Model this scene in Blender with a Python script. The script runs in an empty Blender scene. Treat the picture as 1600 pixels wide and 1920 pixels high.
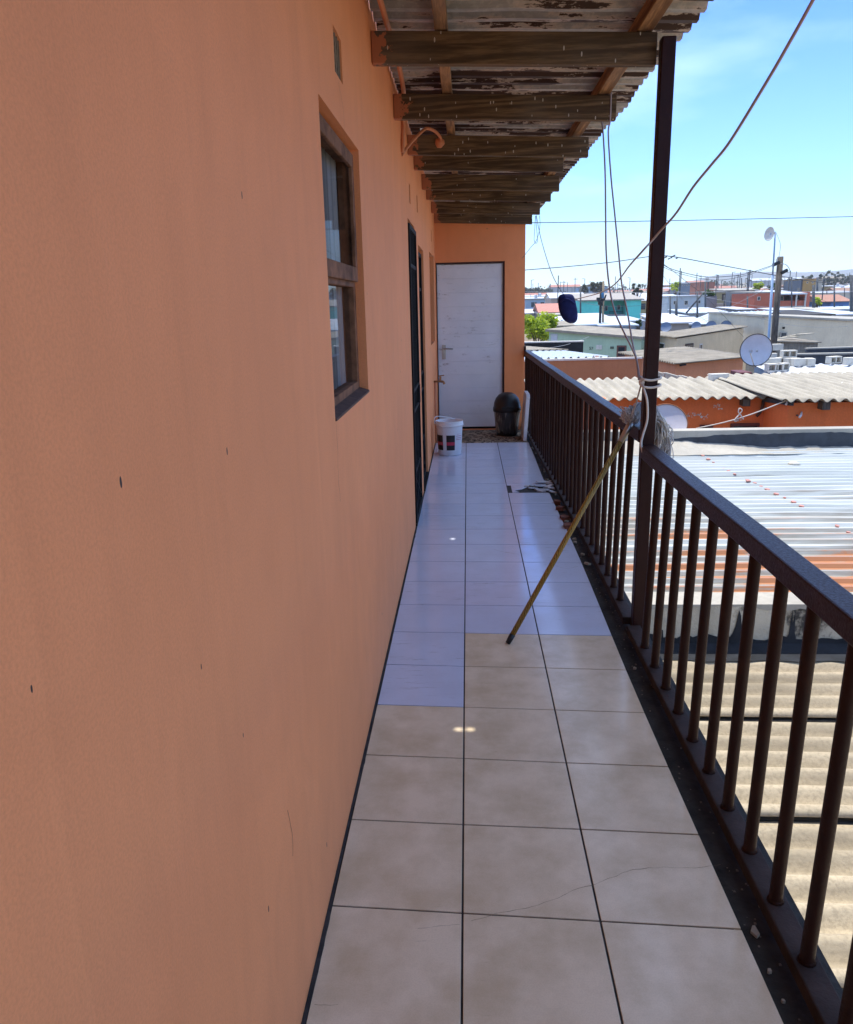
import bpy, bmesh, math, random
from mathutils import Vector, Matrix, noise as mnoise
R = math.radians
scene = bpy.context.scene
col = scene.collection
rnd = random.Random(7)

# ------------------------------------------------------------------ camera
F, PIT, YAW, ROL, CX, EYE = 1451.6, 0.2622, 0.05676, -0.02303, 0.025, 1.51
_cy, _sy, _cp, _sp = math.cos(YAW), math.sin(YAW), math.cos(PIT), math.sin(PIT)
FWD = Vector((-_sy * _cp, _cy * _cp, -_sp)); _r0 = Vector((_cy, _sy, 0)); _u0 = _r0.cross(FWD)
RGT = math.cos(ROL) * _r0 + math.sin(ROL) * _u0
UPV = -math.sin(ROL) * _r0 + math.cos(ROL) * _u0
EYEP = Vector((CX, 0, EYE))
cam = bpy.data.cameras.new('camera'); cam_o = bpy.data.objects.new('camera', cam); col.objects.link(cam_o)
cam_o.matrix_world = Matrix(((RGT.x, UPV.x, -FWD.x, CX), (RGT.y, UPV.y, -FWD.y, 0), (RGT.z, UPV.z, -FWD.z, EYE), (0, 0, 0, 1)))
cam.sensor_fit = 'HORIZONTAL'; cam.sensor_width = 36; cam.lens = 36 * F / 1600
cam.clip_start = 0.05; cam.clip_end = 20000
scene.camera = cam_o

def ray(px, py): return FWD + RGT * ((px - 800) / F) + UPV * ((960 - py) / F)
def at(px, py, Y):
    d = ray(px, py); return EYEP + d * (Y / d.y)
def at_z(px, py, z):
    d = ray(px, py); return EYEP + d * ((z - EYE) / d.z)
def pxof(P):
    d = Vector(P) - EYEP; z = d.dot(FWD); return (800 + F * d.dot(RGT) / z, 960 - F * d.dot(UPV) / z)

# ------------------------------------------------------------------ sky, sun, exposure
SUN_EL, SUN_AZ = R(74), R(-14)          # azimuth measured from +Y (ahead) towards +X (right)
SUN = Vector((math.cos(SUN_EL) * math.sin(SUN_AZ), math.cos(SUN_EL) * math.cos(SUN_AZ), math.sin(SUN_EL)))
world = bpy.data.worlds.new('World'); scene.world = world; world.use_nodes = True
wn = world.node_tree; wn.nodes.clear()
wo = wn.nodes.new('ShaderNodeOutputWorld'); bg = wn.nodes.new('ShaderNodeBackground')
sky = wn.nodes.new('ShaderNodeTexSky'); sky.sky_type = 'NISHITA'; sky.sun_disc = False
sky.sun_elevation = SUN_EL; sky.sun_rotation = SUN_AZ
sky.air_density = 1.0; sky.dust_density = 0.5; sky.ozone_density = 2.0; sky.altitude = 50
tc = wn.nodes.new('ShaderNodeTexCoord'); mp = wn.nodes.new('ShaderNodeMapping'); mp.inputs['Scale'].default_value = (1.2, 1.2, 5.0)
mp.inputs['Rotation'].default_value = (0.15, 0.25, 0)
nz = wn.nodes.new('ShaderNodeTexNoise'); nz.inputs['Scale'].default_value = 2.2; nz.inputs['Detail'].default_value = 7; nz.inputs['Roughness'].default_value = 0.55
rp = wn.nodes.new('ShaderNodeValToRGB'); rp.color_ramp.elements[0].position = 0.50; rp.color_ramp.elements[1].position = 0.80
rp.color_ramp.elements[1].color = (0.24, 0.24, 0.24, 1)
mx = wn.nodes.new('ShaderNodeMix'); mx.data_type = 'RGBA'
wn.links.new(tc.outputs['Generated'], mp.inputs['Vector']); wn.links.new(mp.outputs['Vector'], nz.inputs['Vector'])
wn.links.new(nz.outputs['Fac'], rp.inputs['Fac']); wn.links.new(rp.outputs['Color'], mx.inputs['Factor'])
sx = wn.nodes.new('ShaderNodeSeparateXYZ'); wn.links.new(tc.outputs['Generated'], sx.inputs[0])
er = wn.nodes.new('ShaderNodeValToRGB'); er.color_ramp.elements[0].position = 0.0; er.color_ramp.elements[0].color = (0.60, 0.71, 0.78, 1)
er.color_ramp.elements[1].position = 0.30; er.color_ramp.elements[1].color = (0.125, 0.30, 0.76, 1)
el = er.color_ramp.elements.new(0.10); el.color = (0.30, 0.49, 0.77, 1)
el = er.color_ramp.elements.new(0.50); el.color = (1.25, 1.12, 1.0, 1)  # unseen overhead sky, brightened and warmed to light the shaded balcony
wn.links.new(sx.outputs[2], er.inputs[0]); tn = wn.nodes.new('ShaderNodeMix'); tn.data_type = 'RGBA'; tn.blend_type = 'MULTIPLY'; tn.inputs['Factor'].default_value = 1.0
TA, TB = [i for i in tn.inputs if i.type == 'RGBA']; TO = [o for o in tn.outputs if o.type == 'RGBA'][0]
wn.links.new(sky.outputs['Color'], TA); wn.links.new(er.outputs[0], TB)
MA, MBc = [i for i in mx.inputs if i.type == 'RGBA']; MO = [o for o in mx.outputs if o.type == 'RGBA'][0]
wn.links.new(TO, MA); MBc.default_value = (5.5, 6.2, 7.0, 1)
wn.links.new(MO, bg.inputs['Color']); bg.inputs['Strength'].default_value = 0.15
wn.links.new(bg.outputs['Background'], wo.inputs['Surface'])
sl = bpy.data.lights.new('sun', 'SUN'); sl.energy = 2.1; sl.angle = R(0.53); sl.color = (1.0, 0.95, 0.86)
so = bpy.data.objects.new('sun', sl); col.objects.link(so); so.rotation_euler = SUN.to_track_quat('Z', 'Y').to_euler(); so.location = (0, 0, 50)
vs = scene.view_settings
try: scene.display_settings.display_device = 'sRGB'
except Exception: pass
vs.view_transform = 'Standard'; vs.look = 'None'; vs.gamma = 1; vs.use_curve_mapping = False
vs.exposure = 1.6
scene.cycles.max_bounces = 10; scene.cycles.diffuse_bounces = 6; scene.cycles.transparent_max_bounces = 16

# ------------------------------------------------------------------ materials
class Mat:
    def __init__(s, name):
        s.m = bpy.data.materials.new(name); s.m.use_nodes = True; s.t = s.m.node_tree; s.t.nodes.clear()
        s.o = s.t.nodes.new('ShaderNodeOutputMaterial'); s.p = s.t.nodes.new('ShaderNodeBsdfPrincipled')
        s.t.links.new(s.p.outputs[0], s.o.inputs[0])
    def n(s, typ, ins=None, out=0, **props):
        nd = s.t.nodes.new('ShaderNode' + typ)
        for k, v in props.items(): setattr(nd, k, v)
        for k, v in (ins or {}).items(): s.set(nd, k, v)
        nd_out = nd.outputs[out]
        return nd_out
    def set(s, nd, k, v):
        sock = nd.inputs[k]
        if isinstance(v, bpy.types.NodeSocket): s.t.links.new(v, sock)
        elif isinstance(v, (tuple, list)) and len(v) == 3 and sock.type == 'RGBA': sock.default_value = (*v, 1)
        else: sock.default_value = v
    def vec(s, scale=(1, 1, 1), rand=False):
        v = s.n('TexCoord', out='Object')
        if rand:
            r = s.n('ObjectInfo', out='Random')
            k = s.n('Math', {0: r, 1: 37.0}, operation='MULTIPLY')
            v = s.n('VectorMath', {0: v, 1: s.n('CombineXYZ', {0: k, 1: k, 2: k})}, operation='ADD')
        return s.n('Mapping', {'Vector': v, 'Scale': scale})
    def noise(s, vec, scale, detail=4, rough=0.5, dist=0.0):
        return s.n('TexNoise', {'Vector': vec, 'Scale': scale, 'Detail': detail, 'Roughness': rough, 'Distortion': dist})
    def voro(s, vec, scale, out='Distance', feature='F1'):
        return s.n('TexVoronoi', {'Vector': vec, 'Scale': scale}, out=out, feature=feature)
    def ramp(s, fac, stops):
        nd = s.t.nodes.new('ShaderNodeValToRGB'); s.t.links.new(fac, nd.inputs[0]); e = nd.color_ramp.elements
        while len(e) < len(stops): e.new(0.5)
        for el, (p, c) in zip(e, stops):
            el.position = p; el.color = (c, c, c, 1) if isinstance(c, (int, float)) else (*c, 1)
        return nd.outputs[0]
    def mix(s, f, a, b, blend='MIX'):
        nd = s.t.nodes.new('ShaderNodeMix'); nd.data_type = 'RGBA'; nd.blend_type = blend
        s.set(nd, 'Factor', f)
        for k, v in (('A', a), ('B', b)):
            sock = [i for i in nd.inputs if i.name == k and i.type == 'RGBA'][0]
            if isinstance(v, bpy.types.NodeSocket): s.t.links.new(v, sock)
            else: sock.default_value = (*v, 1)
        return [o for o in nd.outputs if o.type == 'RGBA'][0]
    def math(s, op, a, b=0.0): return s.n('Math', {0: a, 1: b}, operation=op)
    def bump(s, h, strength=0.3, dist=0.01, nrm=None):
        ins = {'Height': h, 'Strength': strength, 'Distance': dist}
        if nrm is not None: ins['Normal'] = nrm
        return s.n('Bump', ins)
    def done(s, color, rough=0.7, metallic=0.0, spec=0.5, normal=None, **kw):
        s.set(s.p, 'Base Color', color); s.set(s.p, 'Roughness', rough); s.set(s.p, 'Metallic', metallic); s.set(s.p, 'Specular IOR Level', spec)
        if normal is not None: s.set(s.p, 'Normal', normal)
        for k, v in kw.items(): s.set(s.p, k, v)
        return s.m

def mul(c, k): return tuple(min(1, x * k) for x in c)

def simple(name, c, rough=0.7, metallic=0.0, var=0.25, scale=6.0, bump=0.15, bscale=60, spec=0.4, rand=True):
    M = Mat(name); v = M.vec(rand=rand)
    n1 = M.noise(v, scale, 5, 0.6); n2 = M.noise(v, bscale, 3, 0.6)
    c1 = M.ramp(n1, [(0.3, mul(c, 1 - var)), (0.7, mul(c, 1 + var))])
    return M.done(c1, rough, metallic, spec, M.bump(n2, bump, 0.004))

def plaster(name, c, dark=0.8, rough=0.75, grain=140, stain=0.35, spec=0.3):
    M = Mat(name); v = M.vec()
    big = M.noise(v, 1.1, 5, 0.55); str_ = M.noise(M.vec((7, 7, 0.55)), 1.6, 6, 0.65); fine = M.noise(v, grain, 3, 0.7)
    mid = M.noise(v, 14, 4, 0.6); trowel = M.noise(M.vec((1, 1.6, 1)), 4.5, 6, 0.62, 0.8)
    c1 = M.ramp(big, [(0.3, mul(c, dark)), (0.62, c)])
    c1 = M.mix(M.ramp(trowel, [(0.42, 0.0), (0.70, 0.40)]), c1, mul(c, 0.84))
    c1 = M.mix(M.ramp(M.noise(M.vec((10, 10, 0.5)), 1.3, 5, 0.6), [(0.62, 0.0), (0.78, 0.35)]), c1, mul(c, 1.18))
    c2 = M.mix(M.ramp(str_, [(0.48, 0.0), (0.72, stain)]), c1, mul(c, 0.72))
    c3 = M.mix(M.ramp(fine, [(0.36, 0.24), (0.6, 0.0)]), c2, mul(c, 0.55))
    pits = M.math('LESS_THAN', M.voro(M.vec((1, 1, 0.4)), 8.0), 0.024)
    pmask = M.math('MULTIPLY', pits, M.math('GREATER_THAN', M.noise(v, 2.5, 2), 0.42))
    c4 = M.mix(pmask, c3, (0.05, 0.035, 0.03))
    h = M.math('ADD', M.math('MULTIPLY', fine, 0.35), M.math('ADD', M.math('ADD', mid, M.math('ADD', M.math('MULTIPLY', trowel, 2.2), M.math('MULTIPLY', M.noise(v, 1.7, 3, 0.5), 9.0))), M.math('MULTIPLY', pmask, -0.8)))
    return M.done(c4, rough, 0, spec, M.bump(h, 0.38, 0.004))

def timber(name, c1, c2, axis='X', drips=True, grey=0.55, paint=None, painted=None):
    M = Mat(name)
    sc = {'X': (0.7, 9, 9), 'Y': (9, 0.7, 9), 'Z': (9, 9, 0.7)}[axis]
    v = M.vec(sc, rand=True)
    d = M.noise(v, 0.8, 3, 0.5)
    v2 = M.n('VectorMath', {0: v, 1: M.n('VectorMath', {0: M.n('CombineXYZ', {0: d, 1: d, 2: d}), 3: 2.2}, operation='SCALE')}, operation='ADD')
    w = M.n('TexWave', {'Vector': v2, 'Scale': 0.8, 'Distortion': 6.5, 'Detail': 4.0, 'Detail Scale': 1.2, 'Detail Roughness': 0.65}, wave_type='RINGS')
    g = M.noise(M.vec(tuple(k * 6 for k in sc), rand=True), 1.5, 4, 0.7)
    cc = M.mix(M.ramp(w, [(0.1, 0.0), (0.85, 1.0)]), c1, c2)
    cc = M.mix(M.ramp(g, [(0.4, 0.55), (0.6, 0.0)]), cc, mul(c1, 0.5))
    cc = M.mix(M.ramp(M.noise(M.vec(rand=True), 2.2, 4), [(0.45, 0.0), (0.75, grey)]), cc, (0.16, 0.14, 0.12))
    if drips:
        dv = M.vec((42, 42, 13), rand=True)
        vd = M.voro(dv, 1.0); keep = M.math('GREATER_THAN', M.noise(M.vec((3, 3, 3), rand=True), 1.6, 2), 0.47)
        dm = M.math('MULTIPLY', M.math('LESS_THAN', vd, 0.12), keep)
        cc = M.mix(M.math('MULTIPLY', dm, 0.8), cc, (0.62, 0.58, 0.5))
    if paint is not None:
        x = M.n('SeparateXYZ', {0: M.n('NewGeometry', out='Position')}, out='X')
        e = M.math('ADD', M.math('SUBTRACT', x, 0.10), M.math('MULTIPLY', M.noise(M.vec(rand=True), 14, 5, 0.65), 0.26))
        cc = M.mix(M.math('LESS_THAN', e, paint), cc, painted)
    return M.done(cc, 0.75, 0, 0.25, M.bump(g, 0.3, 0.003))

ORANGE = (0.89, 0.325, 0.132)
m_plaster = plaster('orange_plaster', ORANGE, 0.89, grain=230, stain=0.22)
m_orange_gloss = simple('orange_enamel', (0.58, 0.215, 0.10), 0.45, var=0.12)
m_rafter = timber('weathered_rafter_timber', (0.085, 0.052, 0.026), (0.185, 0.118, 0.060), 'X', True, 0.4, -0.265, (0.40, 0.15, 0.075))
m_purlin = timber('purlin_timber', (0.20, 0.10, 0.042), (0.42, 0.225, 0.10), 'Y', False, 0.5)
m_winwood = simple('weathered_window_timber', (0.19, 0.088, 0.048), 0.8, var=0.55, scale=13, bump=0.6, bscale=55, spec=0.15, rand=False)
m_polewood = timber('pole_timber', (0.06, 0.05, 0.042), (0.13, 0.105, 0.085), 'Z', False, 0.4)

def rust_sheet(name, base, rust, amount, metal=0.0, rough=0.55, stretch=(0.8, 5, 5), tint=None, speck=True):
    M = Mat(name); v = M.vec(stretch)
    n = M.noise(v, 1.25, 8, 0.68); n2 = M.noise(M.vec(), 30, 4, 0.7)
    fac = M.math('ADD', n, M.math('MULTIPLY', n2, 0.10))
    b = M.ramp(M.noise(M.vec((1, 6, 6)), 3, 5, 0.65), [(0.3, mul(base, 0.62)), (0.7, base)])
    if speck: b = M.mix(M.ramp(n2, [(0.46, 0.45), (0.6, 0.0)]), b, mul(base, 0.45))
    c = M.mix(M.ramp(fac, [(amount, 0.0), (amount + 0.015, 1.0)]), b, rust)
    if tint: c = M.mix(M.ramp(fac, [(amount - 0.05, 0.0), (amount, 0.65), (amount + .02, 0.0)]), c, tint)
    return M.done(c, rough, metal, 0.4, M.bump(n2, 0.15, 0.003))
m_sheet_under = rust_sheet('galvanised_veranda_sheet', (0.50, 0.48, 0.45), (0.045, 0.018, 0.009), 0.55, rough=0.6, stretch=(0.9, 4.5, 4.5), tint=(0.62, 0.48, 0.38))

def roofpaint():
    M = Mat('pale_blue_painted_sheet'); v = M.vec((0.6, 6, 6))
    pos = M.n('SeparateXYZ', {0: M.n('TexCoord', out='Object')}, out='Y')
    band = M.noise(M.vec((0.22, 2.6, 1)), 1.6, 5, 0.6); n2 = M.noise(M.vec(), 22, 4, 0.7)
    near = M.n('MapRange', {0: pos, 1: -3.0, 2: 1.4, 3: 0.165, 4: -0.155})
    f = M.math('ADD', M.math('ADD', band, near), M.math('MULTIPLY', n2, 0.08))
    base = M.ramp(M.noise(v, 1.2, 5, 0.6), [(0.3, (0.34, 0.37, 0.36)), (0.5, (0.42, 0.45, 0.435)), (0.72, (0.54, 0.555, 0.535))])
    base = M.mix(M.ramp(M.math('ADD', band, near), [(0.50, 0.0), (0.62, 1.0)]), base, (0.25, 0.23, 0.19))
    c = M.mix(M.ramp(f, [(0.665, 0.0), (0.70, 1.0)]), base, (0.36, 0.15, 0.06))
    return M.done(c, 0.5, 0, 0.4, M.bump(n2, 0.12, 0.003))
m_blue_sheet = roofpaint()

def fibre(name, c, dark=0.55, sc=(0.5, 3, 1)):
    M = Mat(name); v = M.vec(sc); a = M.noise(v, 1.5, 7, 0.65); b = M.noise(M.vec(), 45, 4, 0.7)
    cc = M.ramp(a, [(0.32, mul(c, dark)), (0.6, c), (0.75, mul(c, 1.12))])
    cc = M.mix(M.ramp(b, [(0.38, 0.5), (0.55, 0.0)]), cc, mul(c, 0.5))
    cc = M.mix(M.ramp(M.voro(M.vec(), 2.3), [(0.03, 1.0), (0.05, 0.0)]), cc, (0.6, 0.58, 0.54))
    return M.done(cc, 0.85, 0, 0.2, M.bump(b, 0.4, 0.006))
m_fibre_near = fibre('fibre_cement_sheet', (0.44, 0.365, 0.25))
m_fibre_pale = fibre('pale_fibre_cement_sheet', (0.38, 0.345, 0.275), 0.66, (3, 0.5, 1))
m_fibre_grey = fibre('grey_fibre_cement_sheet', (0.30, 0.265, 0.21), 0.6, (1, 1, 1))

def tilemat(name, c1, c2, mottle, rough, scf=0.57):
    M = Mat(name); v = M.vec()
    a = M.noise(v, 5.5, 6, 0.6); b = M.noise(v, 260, 2, 0.6); w = M.noise(M.vec((1, 2.2, 1)), 2.1, 3)
    cc = M.mix(M.ramp(a, [(0.38, 0.0), (0.66, mottle)]), c1, c2)
    cc = M.mix(M.ramp(b, [(0.42, 0.12), (0.55, 0.0)]), cc, mul(c2, 0.7))
    scuff = M.math('MULTIPLY', M.ramp(M.noise(M.vec((1.2, 9, 1)), 5, 6, 0.75), [(scf, 0.0), (scf + .11, 0.6)]), M.ramp(M.noise(v, 1.2, 3), [(0.42, 0.0), (0.56, 1.0)]))
    cc = M.mix(scuff, cc, mul(c2, 0.45))
    r = M.ramp(a, [(0.3, rough), (0.75, rough + 0.12)])
    return M.done(cc, r, 0, 0.5, M.bump(w, 0.10, 0.02))
m_tile_beige = tilemat('beige_ceramic_tile', (0.77, 0.65, 0.475), (0.56, 0.445, 0.285), 0.85, 0.15, 0.64)
m_tile_white = tilemat('white_ceramic_tile', (0.58, 0.64, 0.79), (0.50, 0.54, 0.66), 0.5, 0.08)
m_grout = simple('dark_grout', (0.035, 0.033, 0.032), 0.95, var=0.5, scale=20)
m_screed = simple('dirty_dark_screed', (0.026, 0.024, 0.022), 0.95, var=0.6, scale=14, bump=0.7, bscale=70)
def adhesive():
    M = Mat('swirled_tile_adhesive'); v = M.vec((1, 2.0, 1))
    d = M.n('TexNoise', {'Vector': v, 'Scale': 4.0, 'Detail': 3.0}, out='Color')
    w = M.n('TexWave', {'Vector': M.n('VectorMath', {0: v, 1: d}, operation='ADD'), 'Scale': 2.6, 'Distortion': 7.0, 'Detail': 2.0}, wave_type='BANDS')
    c = M.ramp(w, [(0.30, (0.02, 0.017, 0.015)), (0.42, (0.25, 0.19, 0.13)), (0.9, (0.36, 0.29, 0.21))])
    return M.done(c, 0.9, 0, 0.2, M.bump(w, 0.6, 0.01))
m_adhesive = adhesive()

def ironpaint(name, c, hl, SPEC=0.16):
    M = Mat(name); v = M.vec(rand=False)
    a = M.noise(v, 9, 5, 0.65); b = M.noise(v, 130, 4, 0.7)
    cc = M.mix(M.ramp(a, [(0.5, 0.0), (0.72, 0.6)]), c, hl)
    return M.done(cc, M.ramp(b, [(0.3, 0.28), (0.7, 0.55)]), 0, SPEC, M.bump(b, 0.55, 0.0022))
m_iron = ironpaint('maroon_painted_steel', (0.026, 0.0075, 0.006), (0.040, 0.014, 0.010))
m_iron_rust = ironpaint('maroon_tube_steel', (0.024, 0.0085, 0.006), (0.050, 0.020, 0.010), 0.15)
m_rail_low = simple('grimy_maroon_steel', (0.034, 0.022, 0.019), 0.8, var=0.35, scale=12, bump=0.5, spec=0.2)
m_blackiron = simple('black_gate_steel', (0.013, 0.012, 0.012), 0.65, var=0.3, spec=0.12)
m_void = simple('dark_interior', (0.02, 0.018, 0.016), 0.9)
m_door_dark = timber('dark_door_timber', (0.03, 0.018, 0.012), (0.06, 0.035, 0.022), 'Z', False)

def whitedoor():
    M = Mat('scuffed_white_door_paint'); v = M.vec()
    a = M.noise(v, 3, 5, 0.6)
    cc = M.ramp(a, [(0.3, (0.66, 0.67, 0.70)), (0.7, (0.76, 0.77, 0.80))])
    sc = M.math('MULTIPLY', M.ramp(M.noise(M.vec((7, 1, 26)), 1.2, 6, 0.75), [(0.585, 0.0), (0.66, 0.75)]), M.ramp(M.noise(v, 2.1, 3), [(0.46, 0.0), (0.62, 1.0)]))
    cc = M.mix(sc, cc, (0.16, 0.14, 0.13))
    return M.done(cc, 0.42, 0, 0.4, M.bump(M.noise(v, 60, 3), 0.1, 0.002))
m_whitedoor = whitedoor()
m_steel = simple('brushed_steel', (0.40, 0.38, 0.36), 0.3, 0.9, var=0.1)
m_brass = simple('tarnished_brass', (0.30, 0.16, 0.07), 0.45, 0.6, var=0.3, scale=20)
m_white_pl = simple('white_plastic', (0.70, 0.72, 0.75), 0.35, var=0.04, bump=0.03)
m_black_pl = simple('black_plastic', (0.012, 0.012, 0.013), 0.38, var=0.2, bump=0.03)
m_red_print = simple('red_print', (0.45, 0.03, 0.07), 0.4, var=0.1)
m_pink_print = simple('pink_red_print', (0.45, 0.13, 0.2), 0.4, var=0.1)
m_cable = simple('grey_pink_cable', (0.38, 0.31, 0.30), 0.5, var=0.1, bump=0.02)
m_cable_w = simple('off_white_cable', (0.62, 0.57, 0.50), 0.5, var=0.08, bump=0.02)
m_twine = simple('grey_twine', (0.23, 0.22, 0.21), 0.8, var=0.2)
m_wire = simple('black_overhead_wire', (0.06, 0.065, 0.07), 0.7)
m_wire_g = simple('grey_overhead_wire', (0.26, 0.27, 0.28), 0.7)
m_navy = simple('navy_cloth', (0.013, 0.018, 0.08), 0.9, var=0.35, scale=16, bump=0.5, bscale=190, spec=0.2)
def strands():
    M = Mat('grey_cotton_strand'); r = M.noise(M.vec(), 9, 3)
    return M.done(M.ramp(r, [(0.3, (0.34, 0.37, 0.40)), (0.5, (0.58, 0.57, 0.55)), (0.72, (0.74, 0.69, 0.60))]), 0.95, 0, 0.1, M.bump(M.noise(M.vec(), 420, 2), 0.6, 0.002))
m_strand = strands()
def goldpole():
    M = Mat('gold_foil_pole_wrap')
    w = M.n('TexWave', {'Vector': M.vec((9, 9, 9)), 'Scale': 5.0, 'Distortion': 9.0, 'Detail': 3.0}, wave_type='BANDS')
    return M.done(M.ramp(w, [(0.2, (0.13, 0.075, 0.012)), (0.6, (0.38, 0.25, 0.05))]), 0.35, 0.2, 0.5)
m_gold = goldpole()
m_shard = simple('broken_tile_glaze', (0.50, 0.52, 0.56), 0.25, var=0.15)
m_brick = simple('broken_red_clay', (0.15, 0.055, 0.035), 0.9, var=0.3, bump=0.5)
m_concrete = plaster('weathered_concrete', (0.40, 0.38, 0.33), 0.62, 0.9, 60, 0.6, 0.15)
def stained():
    M = Mat('black_stained_concrete'); v = M.vec()
    c = M.ramp(M.noise(v, 3, 6, 0.65), [(0.3, (0.34, 0.30, 0.23)), (0.7, (0.56, 0.51, 0.40))])
    c = M.mix(M.ramp(M.noise(M.vec((1.0, 1, 0.8)), 1.9, 7, 0.68), [(0.57, 0.0), (0.63, 0.92)]), c, (0.025, 0.024, 0.024))
    c = M.mix(M.ramp(M.noise(M.vec((5, 1, 0.8)), 2.2, 5, 0.65), [(0.58, 0.0), (0.70, 0.6)]), c, (0.06, 0.055, 0.05))
    return M.done(c, 0.9, 0, 0.2, M.bump(M.noise(v, 22, 6, 0.7), 0.8, 0.02))
m_stained = stained()
m_bitumen_shade = simple('blue_black_bitumen_and_shade', (0.035, 0.042, 0.055), 0.7, var=0.35, scale=5, bump=0.4, bscale=30)
m_blackbit = simple('black_bitumen', (0.012, 0.014, 0.018), 0.85, var=0.6, scale=6, bump=0.5, bscale=25)
m_whitewash = simple('flaking_whitewash', (0.56, 0.53, 0.47), 0.85, var=0.15, scale=9, bump=0.4, bscale=30)
m_block = simple('cement_block', (0.52, 0.49, 0.42), 0.95, var=0.12, bump=0.6, bscale=40)
m_dish = simple('grey_dish_enamel', (0.44, 0.47, 0.52), 0.45, var=0.07)
m_dish_b = simple('blue_grey_dish_enamel', (0.12, 0.16, 0.24), 0.5, var=0.07)
m_lilac = simple('pale_lilac_dish_back', (0.46, 0.44, 0.47), 0.6, var=0.05)
m_rustrim = simple('rusty_rim', (0.22, 0.09, 0.04), 0.8)
m_white_sheet = rust_sheet('white_painted_sheet', (0.60, 0.62, 0.64), (0.42, 0.36, 0.32), 0.68, rough=0.45, stretch=(1, 1, 1), speck=False)
m_tin = rust_sheet('pale_tin_sheet', (0.50, 0.56, 0.62), (0.30, 0.18, 0.11), 0.66, rough=0.5, stretch=(1, 1, 1), speck=False)
m_blue_tin = simple('blue_grey_sheet', (0.22, 0.28, 0.34), 0.5, var=0.15)
m_glass = Mat('dark_window_glass').done((0.022, 0.026, 0.032), 0.04, 0, 0.6)
m_farwin = simple('far_window_glass', (0.03, 0.04, 0.05), 0.2)
m_galv_pole = simple('pale_blue_mast_paint', (0.22, 0.32, 0.46), 0.5, var=0.1)
m_red_dab = simple('red_primer_dab', (0.40, 0.19, 0.16), 0.8, var=0.3, scale=20)

def house_glass():
    M = Mat('window_pane_glass')
    tr = M.n('BsdfTransparent', {'Color': (0.72, 0.75, 0.78)}); gl = M.n('BsdfGlossy', {'Color': (0.9, 0.93, 0.95), 'Roughness': 0.015})
    f = M.n('Fresnel', {'IOR': 1.5})
    mxn = M.t.nodes.new('ShaderNodeMixShader'); M.t.links.new(M.math('MULTIPLY', f, 0.2), mxn.inputs[0]); M.t.links.new(tr, mxn.inputs[1]); M.t.links.new(gl, mxn.inputs[2])
    M.t.links.new(mxn.outputs[0], M.o.inputs[0]); return M.m
m_pane = house_glass()
def curtain():
    M = Mat('grey_net_curtain'); w = M.n('TexWave', {'Vector': M.vec((1, 1, 0.05)), 'Scale': 7.0, 'Distortion': 2.0}, wave_type='BANDS', bands_direction='Y')
    return M.done(M.ramp(w, [(0.2, (0.24, 0.22, 0.205)), (0.8, (0.42, 0.39, 0.37))]), 0.95)
m_curtain = curtain()
def liner():
    M = Mat('clear_bin_liner'); w = M.noise(M.vec((5, 5, 0.7), rand=True), 3.0, 4, 0.6, 2.5)
    return M.done(M.ramp(w, [(0.44, (0.03, 0.031, 0.032)), (0.54, (0.07, 0.07, 0.072)), (0.62, (0.26, 0.25, 0.22))]), 0.3, 0, 0.5, M.bump(w, 0.6, 0.02))
m_liner = liner()
def ground():
    M = Mat('sandy_ground'); v = M.vec()
    return M.done(M.ramp(M.noise(v, 0.05, 8, 0.65), [(0.35, (0.16, 0.13, 0.095)), (0.65, (0.30, 0.25, 0.19))]), 0.95, 0, 0.1, M.bump(M.noise(v, 3, 5), 0.4, 0.05))
m_ground = ground()
def hillmat():
    M = Mat('scrub_hillside'); v = M.vec()
    return M.done(M.ramp(M.noise(v, 0.004, 9, 0.65), [(0.35, (0.060, 0.065, 0.035)), (0.55, (0.12, 0.10, 0.06)), (0.7, (0.20, 0.16, 0.10))]), 0.95, 0, 0.1)
m_hill = hillmat()
def leafmat(name, a, b):
    M = Mat(name); v = M.vec(rand=True)
    c = M.ramp(M.noise(v, 2.4, 3), [(0.35, a), (0.65, b)]); M.done(c, 0.55, 0, 0.3)
    tl = M.n('BsdfTranslucent', {'Color': c}); ms_ = M.t.nodes.new('ShaderNodeMixShader'); ms_.inputs[0].default_value = 0.62
    M.t.links.new(M.p.outputs[0], ms_.inputs[1]); M.t.links.new(tl, ms_.inputs[2]); M.t.links.new(ms_.outputs[0], M.o.inputs[0]); return M.m
m_leaf_lime = leafmat('lime_foliage', (0.24, 0.34, 0.02), (0.52, 0.60, 0.05))
m_leaf_dark = leafmat('dark_green_foliage', (0.02, 0.045, 0.015), (0.06, 0.11, 0.03))
m_leaf_grey = leafmat('dry_grey_green_foliage', (0.06, 0.07, 0.04), (0.14, 0.14, 0.09))
m_bark = simple('tree_bark', (0.10, 0.075, 0.055), 0.95, var=0.3, bump=0.6)
_pc = {}
def paint(c, name=None):
    k = tuple(round(x, 3) for x in c)
    if k not in _pc: _pc[k] = plaster((name or 'painted_wall') + '_finish', c, 0.85, 0.85, 30, 0.4, 0.15)
    return _pc[k]

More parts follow.
